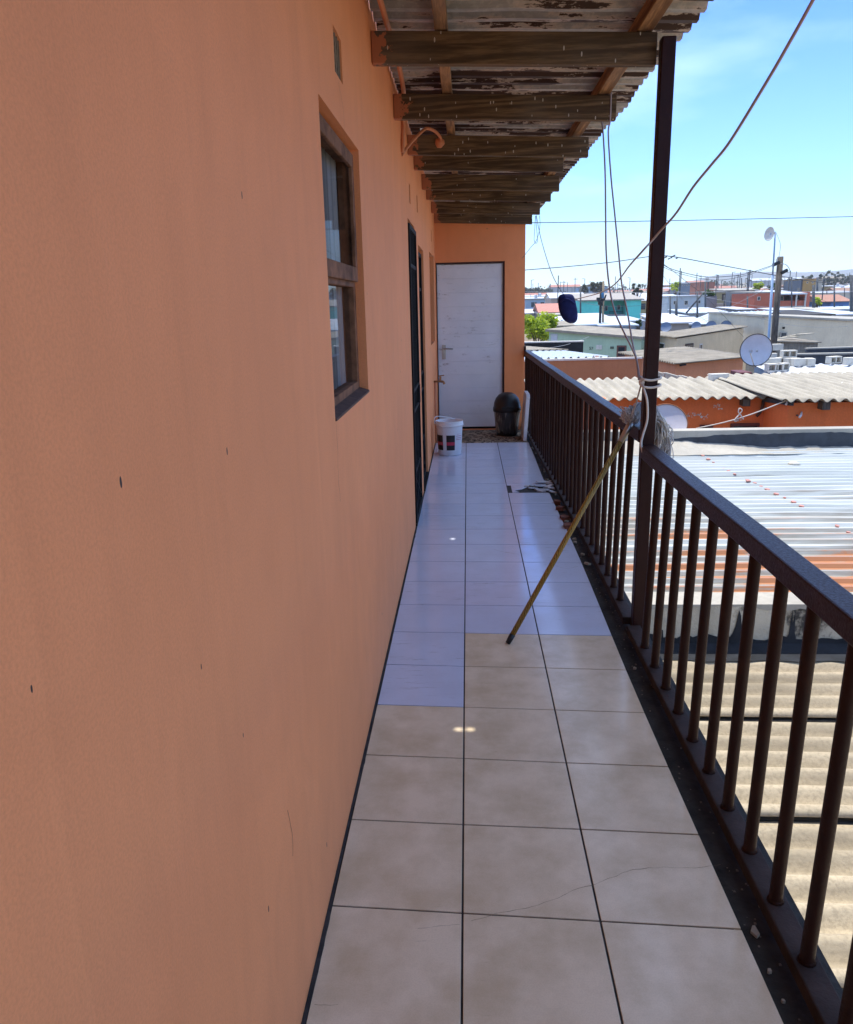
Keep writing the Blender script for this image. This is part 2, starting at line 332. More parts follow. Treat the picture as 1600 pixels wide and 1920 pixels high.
# ------------------------------------------------------------------ mesh builder
class MB:
    def __init__(s): s.v = []; s.f = []; s.mi = []
    def add(s, verts, faces, mi=0):
        b = len(s.v); s.v += [Vector(p) for p in verts]
        for f in faces: s.f.append([b + i for i in f]); s.mi.append(mi)
        return s
    def box(s, a, b, mi=0):
        x0, y0, z0 = (min(a[i], b[i]) for i in range(3)); x1, y1, z1 = (max(a[i], b[i]) for i in range(3))
        return s.add([(x0, y0, z0), (x1, y0, z0), (x1, y1, z0), (x0, y1, z0), (x0, y0, z1), (x1, y0, z1), (x1, y1, z1), (x0, y1, z1)],
                     [(0, 3, 2, 1), (4, 5, 6, 7), (0, 1, 5, 4), (1, 2, 6, 5), (2, 3, 7, 6), (3, 0, 4, 7)], mi)
    def hexa(s, p, mi=0):
        return s.add(p, [(0, 3, 2, 1), (4, 5, 6, 7), (0, 1, 5, 4), (1, 2, 6, 5), (2, 3, 7, 6), (3, 0, 4, 7)], mi)
    def obox(s, c, ax, ay, az, hx, hy, hz, mi=0):
        c, ax, ay, az = Vector(c), Vector(ax).normalized(), Vector(ay).normalized(), Vector(az).normalized()
        P = [c + ax * (sx * hx) + ay * (sy * hy) + az * (sz * hz) for sz in (-1, 1) for sx, sy in ((-1, -1), (1, -1), (1, 1), (-1, 1))]
        return s.hexa(P, mi)
    def bar(s, a, b, w, h, mi=0):
        a, b = Vector(a), Vector(b); d = (b - a).normalized(); u = Vector((0, 0, 1))
        if abs(d.z) > 0.95: u = Vector((0, 1, 0))
        sd = d.cross(u).normalized(); up = sd.cross(d)
        return s.obox((a + b) / 2, d, sd, up, (b - a).length / 2, w / 2, h / 2, mi)
    def tube(s, pts, r, n=8, mi=0, caps=True):
        pts = [Vector(p) for p in pts]; rs = r if isinstance(r, (list, tuple)) else [r] * len(pts)
        b = len(s.v); prev = None
        for i, p in enumerate(pts):
            d = (pts[min(i + 1, len(pts) - 1)] - pts[max(i - 1, 0)]).normalized()
            if prev is None:
                u = Vector((0, 0, 1)) if abs(d.z) < 0.9 else Vector((1, 0, 0)); a1 = d.cross(u).normalized()
            else:
                a1 = (prev - d * prev.dot(d)); a1 = a1.normalized() if a1.length > 1e-6 else d.orthogonal().normalized()
            prev = a1; a2 = d.cross(a1)
            for k in range(n):
                t = 2 * math.pi * k / n; s.v.append(p + (a1 * math.cos(t) + a2 * math.sin(t)) * rs[i])
        for i in range(len(pts) - 1):
            for k in range(n):
                k2 = (k + 1) % n
                s.f.append([b + i * n + k, b + i * n + k2, b + (i + 1) * n + k2, b + (i + 1) * n + k]); s.mi.append(mi)
        if caps:
            s.f.append([b + k for k in range(n)][::-1]); s.mi.append(mi)
            e = b + (len(pts) - 1) * n; s.f.append([e + k for k in range(n)]); s.mi.append(mi)
        return s
    def lathe(s, prof, c, n=32, mi=0, axis=(0, 0, 1), wob=0.0):
        c = Vector(c); ax = Vector(axis).normalized(); a1 = ax.orthogonal().normalized(); a2 = ax.cross(a1); b = len(s.v)
        for r, h in prof:
            for k in range(n):
                t = 2 * math.pi * k / n; q = r * (1 + wob * math.sin(3 * t + h * 9) + wob * math.sin(7 * t + h * 4))
                s.v.append(c + ax * h + (a1 * math.cos(t) + a2 * math.sin(t)) * q)
        for i in range(len(prof) - 1):
            for k in range(n):
                k2 = (k + 1) % n; s.f.append([b + i * n + k, b + i * n + k2, b + (i + 1) * n + k2, b + (i + 1) * n + k]); s.mi.append(mi)
        return s
    def prism(s, poly, z0, z1, mi=0):
        n = len(poly)
        zz0 = z0 if isinstance(z0, (list, tuple)) else [z0] * n; zz1 = z1 if isinstance(z1, (list, tuple)) else [z1] * n
        V = [(p[0], p[1], zz0[i]) for i, p in enumerate(poly)] + [(p[0], p[1], zz1[i]) for i, p in enumerate(poly)]
        fs = [tuple(range(n))[::-1], tuple(range(n, 2 * n))] + [(i, (i + 1) % n, n + (i + 1) % n, n + i) for i in range(n)]
        return s.add(V, fs, mi)
    def plate(s, pts, th, mi=0):
        """polygon in 3-D given thickness downwards"""
        n = len(pts); P = [Vector(p) for p in pts]; V = [p - Vector((0, 0, th)) for p in P] + P
        fs = [tuple(range(n))[::-1], tuple(range(n, 2 * n))] + [(i, (i + 1) % n, n + (i + 1) % n, n + i) for i in range(n)]
        return s.add(V, fs, mi)
    def corr(s, A, B, C, D, pitch, depth, kind='sine', nv=2, mi=0, wob=0.0):
        """corrugated sheet: profile runs A->B (and D->C), ridges run A->D"""
        A, B, C, D = map(Vector, (A, B, C, D)); nrm = (B - A).cross(D - A).normalized()
        if nrm.z < 0: nrm = -nrm
        L = ((B - A).length + (C - D).length) / 2; us = []
        k = 0; x = 0.0
        while x < L:
            if kind == 'sine': pts = [(j / 8, math.sin(2 * math.pi * j / 8)) for j in range(8)]
            elif kind == 'ibr': pts = [(0, -1), (0.52, -1), (0.66, 1), (0.82, 1), (0.96, -1)]
            else: pts = [(0, -1), (0.36, -1), (0.5, 1), (0.86, 1)]
            for t, h in pts:
                if x + t * pitch <= L: us.append(((x + t * pitch) / L, h))
            x += pitch
        us.append((1.0, us[-1][1])); b = len(s.v)
        for j in range(nv):
            t = j / (nv - 1)
            for u, h in us:
                p = (A.lerp(B, u)).lerp(D.lerp(C, u), t)
                w = wob * mnoise.noise((p.x * 0.8, p.y * 0.8, 3.3)) if wob else 0
                s.v.append(p + nrm * (h * depth / 2 + w))
        n = len(us)
        for j in range(nv - 1):
            for i in range(n - 1):
                s.f.append([b + j * n + i, b + j * n + i + 1, b + (j + 1) * n + i + 1, b + (j + 1) * n + i]); s.mi.append(mi)
        return s
    def build(s, name, mat, parent=None, loc=None, label=None, cat=None, group=None, kind=None, bev=0, smooth=False, solid=0, sub=0):
        base = Vector(loc) if loc is not None else (BASE[parent.name] if parent else Vector((0, 0, 0)))
        me = bpy.data.meshes.new(name); me.from_pydata([tuple(p - base) for p in s.v], [], s.f)
        mats = mat if isinstance(mat, (list, tuple)) else [mat]
        for m in mats: me.materials.append(m)
        if len(mats) > 1: me.polygons.foreach_set('material_index', s.mi)
        if smooth: me.polygons.foreach_set('use_smooth', [True] * len(me.polygons))
        bm = bmesh.new(); bm.from_mesh(me); bmesh.ops.recalc_face_normals(bm, faces=bm.faces); bm.to_mesh(me); bm.free()
        me.update()
        o = bpy.data.objects.new(name, me); col.objects.link(o)
        if parent: o.parent = parent; BASE[o.name] = base
        else: o.location = base; BASE[o.name] = base
        if solid:
            md = o.modifiers.new('solid', 'SOLIDIFY'); md.thickness = solid; md.offset = 0
        if sub:
            md = o.modifiers.new('sub', 'SUBSURF'); md.levels = sub; md.render_levels = sub
        if bev:
            md = o.modifiers.new('bevel', 'BEVEL'); md.width = bev; md.segments = 2; md.limit_method = 'ANGLE'; md.angle_limit = R(40)
        tag(o, label, cat, group, kind); return o
BASE = {}
def tag(o, label=None, cat=None, group=None, kind=None):
    if label: o['label'] = label
    if cat: o['category'] = cat
    if group: o['group'] = group
    if kind: o['kind'] = kind
    return o
def thing(name, label, cat, loc, group=None):
    o = bpy.data.objects.new(name, None); col.objects.link(o); o.location = loc; o.empty_display_size = 0.1
    BASE[o.name] = Vector(loc); return tag(o, label, cat, group)
def spline(pts, n=8):
    P = [Vector(p) for p in pts]; P = [2 * P[0] - P[1]] + P + [2 * P[-1] - P[-2]]; out = []
    for i in range(1, len(P) - 2):
        a, b, c, d = P[i - 1:i + 3]
        for k in range(n):
            t = k / n
            out.append(0.5 * ((2 * b) + (-a + c) * t + (2 * a - 5 * b + 4 * c - d) * t * t + (-a + 3 * b - 3 * c + d) * t ** 3))
    out.append(P[-2]); return out
def wall_cells(mb, us, vs, holes, f, depth, skip_reveal=()):
    """front face in cells with openings; f(u, v, w) -> point, w = depth into the wall"""
    us = sorted(set(us)); vs = sorted(set(vs))
    for i in range(len(us) - 1):
        for j in range(len(vs) - 1):
            u, v = (us[i] + us[i + 1]) / 2, (vs[j] + vs[j + 1]) / 2
            if any(h[0] < u < h[1] and h[2] < v < h[3] for h in holes): continue
            mb.add([f(us[i], vs[j], 0), f(us[i + 1], vs[j], 0), f(us[i + 1], vs[j + 1], 0), f(us[i], vs[j + 1], 0)], [(0, 1, 2, 3)])
    for h in holes:
        a = [(h[0], h[2]), (h[1], h[2]), (h[1], h[3]), (h[0], h[3])]
        for k in range(4):
            p, q = a[k], a[(k + 1) % 4]
            mb.add([f(*p, 0), f(*q, 0), f(*q, depth), f(*p, depth)], [(0, 1, 2, 3)])

# ================================================================== THE BALCONY HOUSE
WX = -0.35; EY = 9.53; GZ = -2.9
house = thing('balcony_house', 'orange plastered upper storey house with white end door along the tiled balcony', 'house', (WX, 5, GZ))
HOLES = [(2.165, 2.925, 1.195, 2.035), (5.23, 5.90, 0.0, 2.045), (6.28, 7.0, 0.0, 1.955), (8.12, 9.15, 1.1, 2.02),
         (2.465, 2.615, 2.165, 2.285), (5.44, 5.55, 2.16, 2.28), (6.24, 6.35, 2.19, 2.31), (8.62, 8.74, 2.15, 2.27)]
mb = MB()
us = [-6, EY] + [h[i] for h in HOLES for i in (0, 1)]; vs_ = [GZ, 0, 2.95] + [h[i] for h in HOLES for i in (2, 3)]
wall_cells(mb, us, vs_, HOLES, lambda u, v, w: (WX - w, u, v), 0.16)
mb.box((-9, -6.0, GZ), (WX, -6.2, 2.95))
mb.build('wall', m_plaster, house)
mb = MB()   # end wall facing the camera, with the room behind it
DH = (-0.343, 0.468, 0.0, 1.978)
wall_cells(mb, [WX, 0.705, DH[0], DH[1]], [-0.14, 0, 2.62, DH[3]], [DH], lambda u, v, w: (u, EY + w, v), 0.09)
mb.add([(0.705, EY, -0.14), (0.705, 13.5, -0.14), (0.705, 13.5, 2.62), (0.705, EY, 2.62)], [(0, 1, 2, 3)])
mb.add([(WX, 13.5, GZ), (0.705, 13.5, GZ), (0.705, 13.5, 2.62), (WX, 13.5, 2.62)], [(0, 1, 2, 3)])
mb.add([(WX, EY, 2.62), (0.705, EY, 2.62), (0.705, 13.5, 2.62), (WX, 13.5, 2.62)], [(0, 1, 2, 3)])
mb.build('end_wall', m_plaster, house)
mb = MB(); mb.box((-9, -6.2, 2.955), (WX - 0.02, 13.5, 3.1)); mb.build('roof', m_tin, house)  # unseen main roof slab, added to keep sun from leaking indoors
mb = MB(); mb.box((-1.7, -5.9, 0.0), (-1.6, 13, 2.9)); mb.build('interior_partition', m_void, house)
# lower storey under the balcony
mb = MB(); mb.box((WX + .02, -6, GZ), (0.80, 13.4, -0.15)); mb.build('lower_wall', paint((0.42, 0.38, 0.32)), house)

for ci, pts in enumerate((((2.165, 1.195), (2.175, 1.12), (2.16, 1.05), (2.172, .96)), ((4.2, 2.42), (4.21, 2.2), (4.19, 2.05)), ((2.52, 2.15), (2.60, 2.08), (2.58, 1.98), (2.66, 1.90)), ((1.35, .52), (1.37, .44), (1.36, .40)), ((5.2, 2.05), (5.1, 2.2), (5.12, 2.38)))):
    m = MB(); P = spline([(WX + .0008, y, z) for y, z in pts], 8); b = 0
    for p in P:
        j = .006 * mnoise.noise((p.y * 30, p.z * 30, ci)); wd = .0006 + .0012 * abs(mnoise.noise((p.y * 9, p.z * 14, 2 + ci))); m.v += [Vector((p.x, p.y + j - wd, p.z)), Vector((p.x, p.y + j + wd, p.z))]
    for i in range(len(P) - 1): m.f.append([2 * i, 2 * i + 2, 2 * i + 3, 2 * i + 1]); m.mi.append(0)
    m.build('plaster_crack', m_void, house)
# window nearest the camera
wf = MB(); X0, X1 = WX - 0.075, WX - 0.032; y0, y1, z0, z1 = HOLES[0]
e = 0.002; ft = 0.045; zt = 1.605
wf.box((X0, y0 + e, z0 + e), (X1, y0 + ft, z1 - e)); wf.box((X0, y1 - ft, z0 + e), (X1, y1 - e, z1 - e))
wf.box((X0, y0 + ft, z1 - ft), (X1, y1 - ft, z1 - e)); wf.box((X0, y0 + ft, z0 + e), (X1, y1 - ft, z0 + ft))
wf.box((X0, y0 + ft, zt - 0.03), (X1, y1 - ft, zt + 0.022))
win = wf.build('window', m_winwood, house, bev=0.003)
sf = MB(); XS0, XS1 = WX - 0.062, WX - 0.018        # top-hung sash, proud of the frame
sy0, sy1, sz0, sz1 = y0 + 0.02, y1 - 0.02, zt - 0.012, z1 - 0.018
sf.box((XS0 + 0.03, sy0, sz0), (XS1, sy1, sz0 + 0.05)); sf.box((XS0 + 0.03, sy0, sz1 - 0.045), (XS1, sy1, sz1))
sf.box((XS0 + 0.03, sy0, sz0 + 0.05), (XS1, sy0 + 0.04, sz1 - 0.045)); sf.box((XS0 + 0.03, sy1 - 0.04, sz0 + 0.05), (XS1, sy1, sz1 - 0.045))
sf.build('sash', m_winwood, win, bev=0.003)
g = MB(); g.add([(WX - 0.03, sy0 + .03, sz0 + .04), (WX - 0.03, sy1 - .03, sz0 + .04), (WX - 0.03, sy1 - .03, sz1 - .04), (WX - 0.03, sy0 + .03, sz1 - .04)], [(0, 1, 2, 3)])
g.build('pane', m_pane, win)
g = MB(); g.add([(WX - 0.052, y0 + .03, z0 + .03), (WX - 0.052, y1 - .03, z0 + .03), (WX - 0.052, y1 - .03, zt - .02), (WX - 0.052, y0 + .03, zt - .02)], [(0, 1, 2, 3)])
g.build('pane', m_pane, win)
c = MB(); n = 60
for k in range(n + 1):
    y = y0 - 0.05 + (y1 - y0 + 0.1) * k / n; x = WX - 0.085 + 0.012 * math.sin(k * 0.9) + 0.006 * math.sin(k * 2.3)
    c.v += [Vector((x, y, z0 - 0.05)), Vector((x, y, z1 + 0.05))]
for k in range(n): c.f.append([2 * k, 2 * k + 2, 2 * k + 3, 2 * k + 1]); c.mi.append(0)
c.build('curtain', m_curtain, win, smooth=True)
s_ = MB(); s_.hexa([(WX - 0.04, y0 + .003, z0 + .001), (WX + 0.004, y0 + .003, z0 + .001), (WX + 0.004, y1 - .003, z0 + .001), (WX - 0.04, y1 - .003, z0 + .001),
                    (WX - 0.04, y0 + .003, z0 + .022), (WX + 0.004, y0 + .003, z0 + .008), (WX + 0.004, y1 - .003, z0 + .008), (WX - 0.04, y1 - .003, z0 + .022)])
s_.build('sill', simple('dirty_brown_sill', (0.10, 0.05, 0.035), 0.85, var=0.3, scale=20), win)
# far window beside the end door
y0, y1, z0, z1 = HOLES[3]; wf = MB()
for a, b in (((y0 + .002, z0 + .002), (y0 + .05, z1 - .002)), ((y1 - .05, z0 + .002), (y1 - .002, z1 - .002)), ((y0 + .05, z1 - .05), (y1 - .05, z1 - .002)), ((y0 + .05, z0 + .002), (y1 - .05, z0 + .05)), ((y0 + .05, 1.54), (y1 - .05, 1.60))):
    wf.box((X0 - .03, a[0], a[1]), (X1 - .03, b[0], b[1]))
w2 = wf.build('window', m_winwood, house, bev=0.003)
g = MB(); g.add([(WX - 0.09, y0 + .03, z0 + .03), (WX - 0.09, y1 - .03, z0 + .03), (WX - 0.09, y1 - .03, z1 - .03), (WX - 0.09, y0 + .03, z1 - .03)], [(0, 1, 2, 3)]); g.build('pane', m_glass, w2)
# dark doors and security gates on the long wall
def door_and_gate(h, proud, headbar):
    y0, y1, z0, z1 = h
    d = MB(); d.box((WX - 0.15, y0 + .004, z0), (WX - 0.11, y1 - .004, z1 - .004)); d.build('door', m_door_dark, house)
    x = WX + proud; t = 0.032; gm = MB()
    gm.box((x - .02, y0 + .004, 0.02), (x + .018, y0 + .004 + t, z1 - .03)); gm.box((x - .02, y1 - .004 - t, 0.02), (x + .018, y1 - .004, z1 - .03))
    gm.box((x - .02, y0 + .004 + t, z1 - .03 - t), (x + .018, y1 - .004 - t, z1 - .03)); gm.box((x - .02, y0 + .004 + t, 0.02), (x + .018, y1 - .004 - t, 0.055))
    for zz in (0.35, 0.78, 0.92, headbar): gm.box((x - .012, y0 + .036, zz), (x + .012, y1 - .036, zz + .025))
    gate = gm.build('security_gate', m_blackiron, house, bev=0.002)
    bars = MB(); k = 0
    yy = y0 + 0.09
    while yy < y1 - 0.06:
        bars.tube([(x, yy, 0.05), (x, yy, z1 - .05)], 0.007, 6); yy += 0.085
    for a, b in (((y0 + .06, 0.1), (y1 - .06, 0.34)), ((y0 + .06, 0.34), (y1 - .06, 0.1))): bars.tube([(x + .01, a[0], a[1]), (x + .01, b[0], b[1])], 0.006, 6)
    bars.build('bars', m_blackiron, gate)
    lk = MB(); lk.box((x - .02, y1 - 0.11, 0.80), (x + .024, y1 - 0.05, 0.93)); lk.build('lock_box', m_blackiron, gate, bev=0.003)
    if proud > -.01:
        pm = MB(); pm.box((x - .035, y0 + .12, 0.03), (x - .025, y1 - .04, z1 - .06)); pm.build('mesh_panel', m_blackiron, gate)
door_and_gate(HOLES[1], -0.006, 1.75)
door_and_gate(HOLES[2], -0.035, 1.62)
for h in HOLES[1:3]:
    th = MB(); th.box((WX - 0.11, h[0] + .004, 0.001), (WX + 0.012, h[1] - .004, 0.016)); th.build('threshold', m_blackiron, house)
# air bricks
for h in HOLES[4:]:
    v = MB(); y0, y1, z0, z1 = h
    ny, nz_ = 4, 6; fy = (y1 - y0) / ny; fz = (z1 - z0) / nz_
    for i in range(ny + 1): v.box((WX - 0.05, y0 + fy * i - 0.006 if 0 < i < ny else (y0 + .001 if i == 0 else y1 - .008), z0 + .001), (WX - 0.006, y0 + fy * i + 0.006 if 0 < i < ny else (y0 + .008 if i == 0 else y1 - .001), z1 - .001))
    for j in range(1, nz_): v.box((WX - 0.05, y0 + .008, z0 + fz * j - .004), (WX - 0.009, y1 - .008, z0 + fz * j + .004))
    v.box((WX - 0.06, y0 + .001, z0 + .001), (WX - 0.052, y1 - .001, z1 - .001))
    v.build('air_brick', simple('grey_air_brick', (0.23, 0.17, 0.12), 0.95, var=0.3, scale=30), house)
# white end door of horizontal boards
d = MB(); x0, x1 = DH[0] + .012, DH[1] - .022; zb = 0.03; nb = 12; hb = (DH[3] - 0.022 - zb) / nb
for k in range(nb):
    d.box((x0, EY + 0.035, zb + k * hb + 0.0018), (x1, EY + 0.07, zb + (k + 1) * hb - 0.0018))
d.box((x0 + .003, EY + 0.0385, zb), (x1 - .003, EY + 0.068, DH[3] - 0.024))
wd = d.build('door', m_whitedoor, house, label='scuffed white boarded door in the end wall', bev=0.0015)
hd = MB(); hx = -0.262
hd.box((hx - .02, EY + .026, 0.86), (hx + .022, EY + .0345, 1.03))
hd.tube([(hx, EY + .026, 0.985), (hx, EY - 0.022, 0.985)], 0.011, 10); hd.tube(spline([(hx, EY - .018, 0.985), (hx + .05, EY - .024, 0.987), (hx + .11, EY - .02, 0.982)], 5), 0.009, 8)
hd.lathe([(0.0, 0), (0.009, 0), (0.009, 0.004), (0, 0.004)], (hx, EY + .0265, 0.90), 10, axis=(0, -1, 0))
hd.build('handle', m_steel, wd, bev=0.002)
fr = MB(); fw = simple('dark_brown_door_frame', (0.045, 0.018, 0.012), 0.6, var=0.3)
fr.box((DH[1] - .021, EY + .012, 0.0), (DH[1] - .001, EY + .088, DH[3] - .001)); fr.box((DH[0] + .001, EY + .012, 0), (DH[0] + .011, EY + .088, DH[3] - .001)); fr.box((DH[0] + .011, EY + .012, DH[3] - .021), (DH[1] - .021, EY + .088, DH[3] - .001))
fr.build('door_frame', fw, house)
bk = MB(); bk.box((DH[0] + .012, EY + .08, 0.0), (DH[1] - .022, EY + .086, DH[3] - .03)); bk.build('door_backing', m_void, house)

# ------------------------------------------------------------------ floor
sb = MB(); sb.box((WX + .001, -6, -0.148), (0.862, EY - .001, -0.012))
sb.build('balcony_slab', m_screed, kind='structure')
ad = MB(); ad.box((WX + .002, 8.585, -0.0115), (0.69, EY + .07, -0.006)); ad.build('bare_adhesive_floor', m_adhesive, kind='structure')
fl = MB(); rows = range(-16, 20)
def rowY(n, X):
    sk = 0.0435 + 0.003 * max(0, min(6, n)) if n < 7 else 0.061 - 0.004 * (n - 6)
    sk = 0.050 if n <= 4 else 0.045
    sk = max(0.0, sk - 0.004 * max(0, n - 4))
    return 1.652 + 0.35 * n - sk * X + (0.004 if X > 0.2 else 0) * math.sin(n * 2.1)
GAP = 0.0027
def edgeX(k, Y):
    if k == 3: return 0.69 + 0.006 * math.sin(Y * 1.7)
    return (WX + 0.008, 0.0, 0.347)[k]
for n in rows:
    for c3 in range(3):
        # a broken tile: its outer part is gone
        xa = lambda Y, k=c3: edgeX(k, Y) + GAP; xb = lambda Y, k=c3: edgeX(k + 1, Y) - GAP
        ya, yb = rowY(n, 0), rowY(n + 1, 0)
        P = [(xa(ya), rowY(n, xa(ya)) + GAP), (xb(ya), rowY(n, xb(ya)) + GAP), (xb(yb), rowY(n + 1, xb(yb)) - GAP), (xa(yb), rowY(n + 1, xa(yb)) - GAP)]
        if ya > 8.5: continue
        if yb > 8.57: P[2] = (P[2][0], min(P[2][1], 8.575)); P[3] = (P[3][0], min(P[3][1], 8.575))
        beige = (n <= 2) if c3 == 0 else (n <= 4)
        if c3 == 2 and n == 13:
            y_a, y_b = P[0][1], P[3][1]
            P = [(0.381, 6.205), P[1], (P[1][0], y_a + 0.02), (0.60, y_a + 0.06), (0.52, y_a + 0.05), (0.44, y_a + 0.02), (0.40, y_a + .08), (0.47, y_a + 0.13), (0.515, y_a + .2), (0.51, y_a + 0.245), (0.61, y_a + 0.235), (0.68, y_a + 0.26), (P[2][0], y_a + .26), P[2], (0.383, P[3][1]), (0.383, 6.47), (0.379, 6.205)]
            P[0] = (0.3495, y_a)
            P = [P[0], (P[1][0], y_a), (P[1][0], y_a + .01), (0.60, y_a + .03), (0.52, y_a + .03), (0.45, y_a + .0), (0.385, y_a + .0), (0.349, y_a + .0)]
            mb2 = [(0.383, y_a + .01), (0.44, y_a + .02), (0.40, y_a + .08), (0.47, y_a + .13), (0.515, y_a + .2), (0.51, y_a + .245), (0.61, y_a + .235), (0.683, y_a + .27), (0.683, y_b), (0.349, y_b), (0.349, 6.475), (0.383, 6.475)]
            fl.prism(mb2, -0.011, 0.0, 1); continue
        fl.prism(P, -0.011, 0.0, 0 if beige else 1)
def crack(pts, w):
    P = spline([at_z(x, y, 0.0) for x, y in pts], 10); b = len(fl.v)
    for i, p in enumerate(P):
        j = 0.004 * mnoise.noise((p.x * 40, p.y * 40, 0)); ww = w * (0.4 + abs(mnoise.noise((p.x * 25, 3, p.y * 25))) * 1.6)
        fl.v += [Vector((p.x, p.y + j - ww, 0.0004)), Vector((p.x, p.y + j + ww, 0.0004))]
    for i in range(len(P) - 1): fl.f.append([b + 2 * i, b + 2 * i + 2, b + 2 * i + 3, b + 2 * i + 1]); fl.mi.append(2)
crack([(884, 1727), (935, 1713), (1000, 1700), (1050, 1682), (1080, 1668), (1118, 1658)], .0007)
crack([(1118, 1657), (1150, 1645), (1185, 1632), (1240, 1627), (1300, 1628), (1352, 1622)], .0006)
crack([(783, 1742), (830, 1736), (862, 1734)], .0005); crack([(925, 1030), (950, 1036), (972, 1039)], .0015); crack([(1040, 1060), (1062, 1066), (1085, 1062)], .0012)
crack([(590, 1884), (612, 1885), (634, 1884)], .0006)
tf = fl.build('tiled_floor', [m_tile_beige, m_tile_white, simple('crack_dirt', (0.16, 0.12, 0.09), 0.9)], kind='structure', bev=0.0012)
gr = MB(); gr.box((WX + .004, -6, -0.0118), (0.672, 8.573, -0.0035)); gr.build('floor_grout', m_grout, kind='structure')
# grimy strip where the wall meets the tiles
gm = MB(); pts = []
yy = -2.0
while yy < 8.6:
    pts.append((WX + 0.0015 + 0.010 * max(0, mnoise.noise((yy * 2.3, 0, 0)) + .25) + 0.004 * mnoise.noise((yy * 17, 5, 0)), yy)); yy += 0.02
for i in range(len(pts) - 1):
    a, b = pts[i], pts[i + 1]; gm.prism([(WX + .0005, a[1]), (a[0] + .004, a[1]), (b[0] + .004, b[1]), (WX + .0005, b[1])], -0.003, 0.002)
gm.build('skirting_joint', m_grout, kind='structure')

# ------------------------------------------------------------------ veranda roof
vr = thing('veranda_roof', 'lean-to roof of rusty corrugated sheets on weathered timber rafters over the balcony', 'roof', (WX, 5, 2.4))
SL = -0.04
def rz(x): return SL * (x - WX)
RY = [-5.2, -4.3, -3.3, -2.3, -1.35, -0.4, 0.55, 1.52, 2.48, 3.44, 4.40, 5.38, 5.98, 6.98, 7.70, 8.76, 9.47]
for i, y in enumerate(RY):
    xe = 0.715 if abs(y - 5.98) < .01 else (0.776 if y in (3.44, 9.47) else 0.80) + rnd.uniform(-.006, .006)
    th = 0.045; zt = 2.562 + rnd.uniform(-.004, .004); hb = 0.118 + rnd.uniform(-.004, .004)
    if y == 9.47: zt = 2.535; xe = 0.776
    m = MB(); xa = WX + .002
    m.hexa([(xa, y, zt - hb + rz(xa)), (xe, y, zt - hb + rz(xe)), (xe, y + th, zt - hb + rz(xe)), (xa, y + th, zt - hb + rz(xa)),
            (xa, y, zt + rz(xa)), (xe, y, zt + rz(xe)), (xe, y + th, zt + rz(xe)), (xa, y + th, zt + rz(xa))])
    for q in (1, 2, 5, 6): m.v[q].z += rnd.uniform(-.003, .003); m.v[q].y += (.006 if i % 2 else -.004)
    m.build('rafter', m_rafter, vr, bev=0.004, loc=(WX, 5, 2.4))
for x, w, h in ((-0.07, 0.05, 0.055), (0.73, 0.062, 0.06)):
    m = MB(); m.box((x - w / 2, -5.2, 2.568 + rz(x)), (x + w / 2, 10.2, 2.568 + h + rz(x))); m.build('purlin', m_purlin, vr, bev=0.003)
# the sheet, with two tiny rust holes that let the sun through
ZS = 2.655; pitch = 0.118; dep = 0.032
def sun_hole(fx, fy):
    z = ZS + rz(fx); t = z / SUN.z; return (fx + SUN.x * t, fy + SUN.y * t)
holes = [sun_hole(-.020, 2.548), sun_hole(.021, 2.545), sun_hole(-.085, 4.927)]
xs_ = [WX + .003]
while xs_[-1] < 0.955: xs_.append(xs_[-1] + 0.06)
xs_[-1] = 0.955
for hx, hy in holes: xs_ += [hx - 0.013, hx + 0.013]
xs_ = sorted(xs_); prof = []
y = -5.3
while y < 10.6:
    for t, h in ((0, -1), (0.16, -1), (0.32, -1), (0.48, 1), (0.62, 1), (0.80, 1)): prof.append((y + t * pitch, h))
    y += pitch
m = MB()
for (yy, h) in prof:
    for x in xs_:
        xx = x + (0.022 * mnoise.noise((yy * 2.5, 1.7, 0)) - 0.05 * max(0, min(1, (yy - 5.2) / 2)) if x >= 0.95 else 0)
        m.v.append(Vector((xx, yy, ZS + rz(x) + h * dep / 2 + 0.006 * mnoise.noise((x * 3, yy * 1.3, 0)))))
nx = len(xs_)
for j in range(len(prof) - 1):
    for i in range(nx - 1):
        cx_, cy_ = (xs_[i] + xs_[i + 1]) / 2, (prof[j][0] + prof[j + 1][0]) / 2
        if any(abs(cx_ - hx) < 0.014 and abs(cy_ - hy) < 0.014 for hx, hy in holes): continue
        m.f.append([j * nx + i, j * nx + i + 1, (j + 1) * nx + i + 1, (j + 1) * nx + i]); m.mi.append(0)
m.build('roof_sheet', m_sheet_under, vr)

# ------------------------------------------------------------------ post and railing
PX, PY = 0.812, 3.425
pm = MB(); pm.box((PX - .0275, PY - .0275, -0.011), (PX + .0275, PY + .0275, 2.535 + rz(PX)))
post = thing('steel_post', 'maroon square steel post rising from the balcony edge to the veranda roof', 'post', (PX, PY, 0))
pm.build('column', m_iron, post, bev=0.004)
pb = MB(); pb.box((PX - .045, PY - .045, -0.0117), (PX + .045, PY + .045, 0.004)); pb.build('base_plate', m_iron, post, bev=0.002)

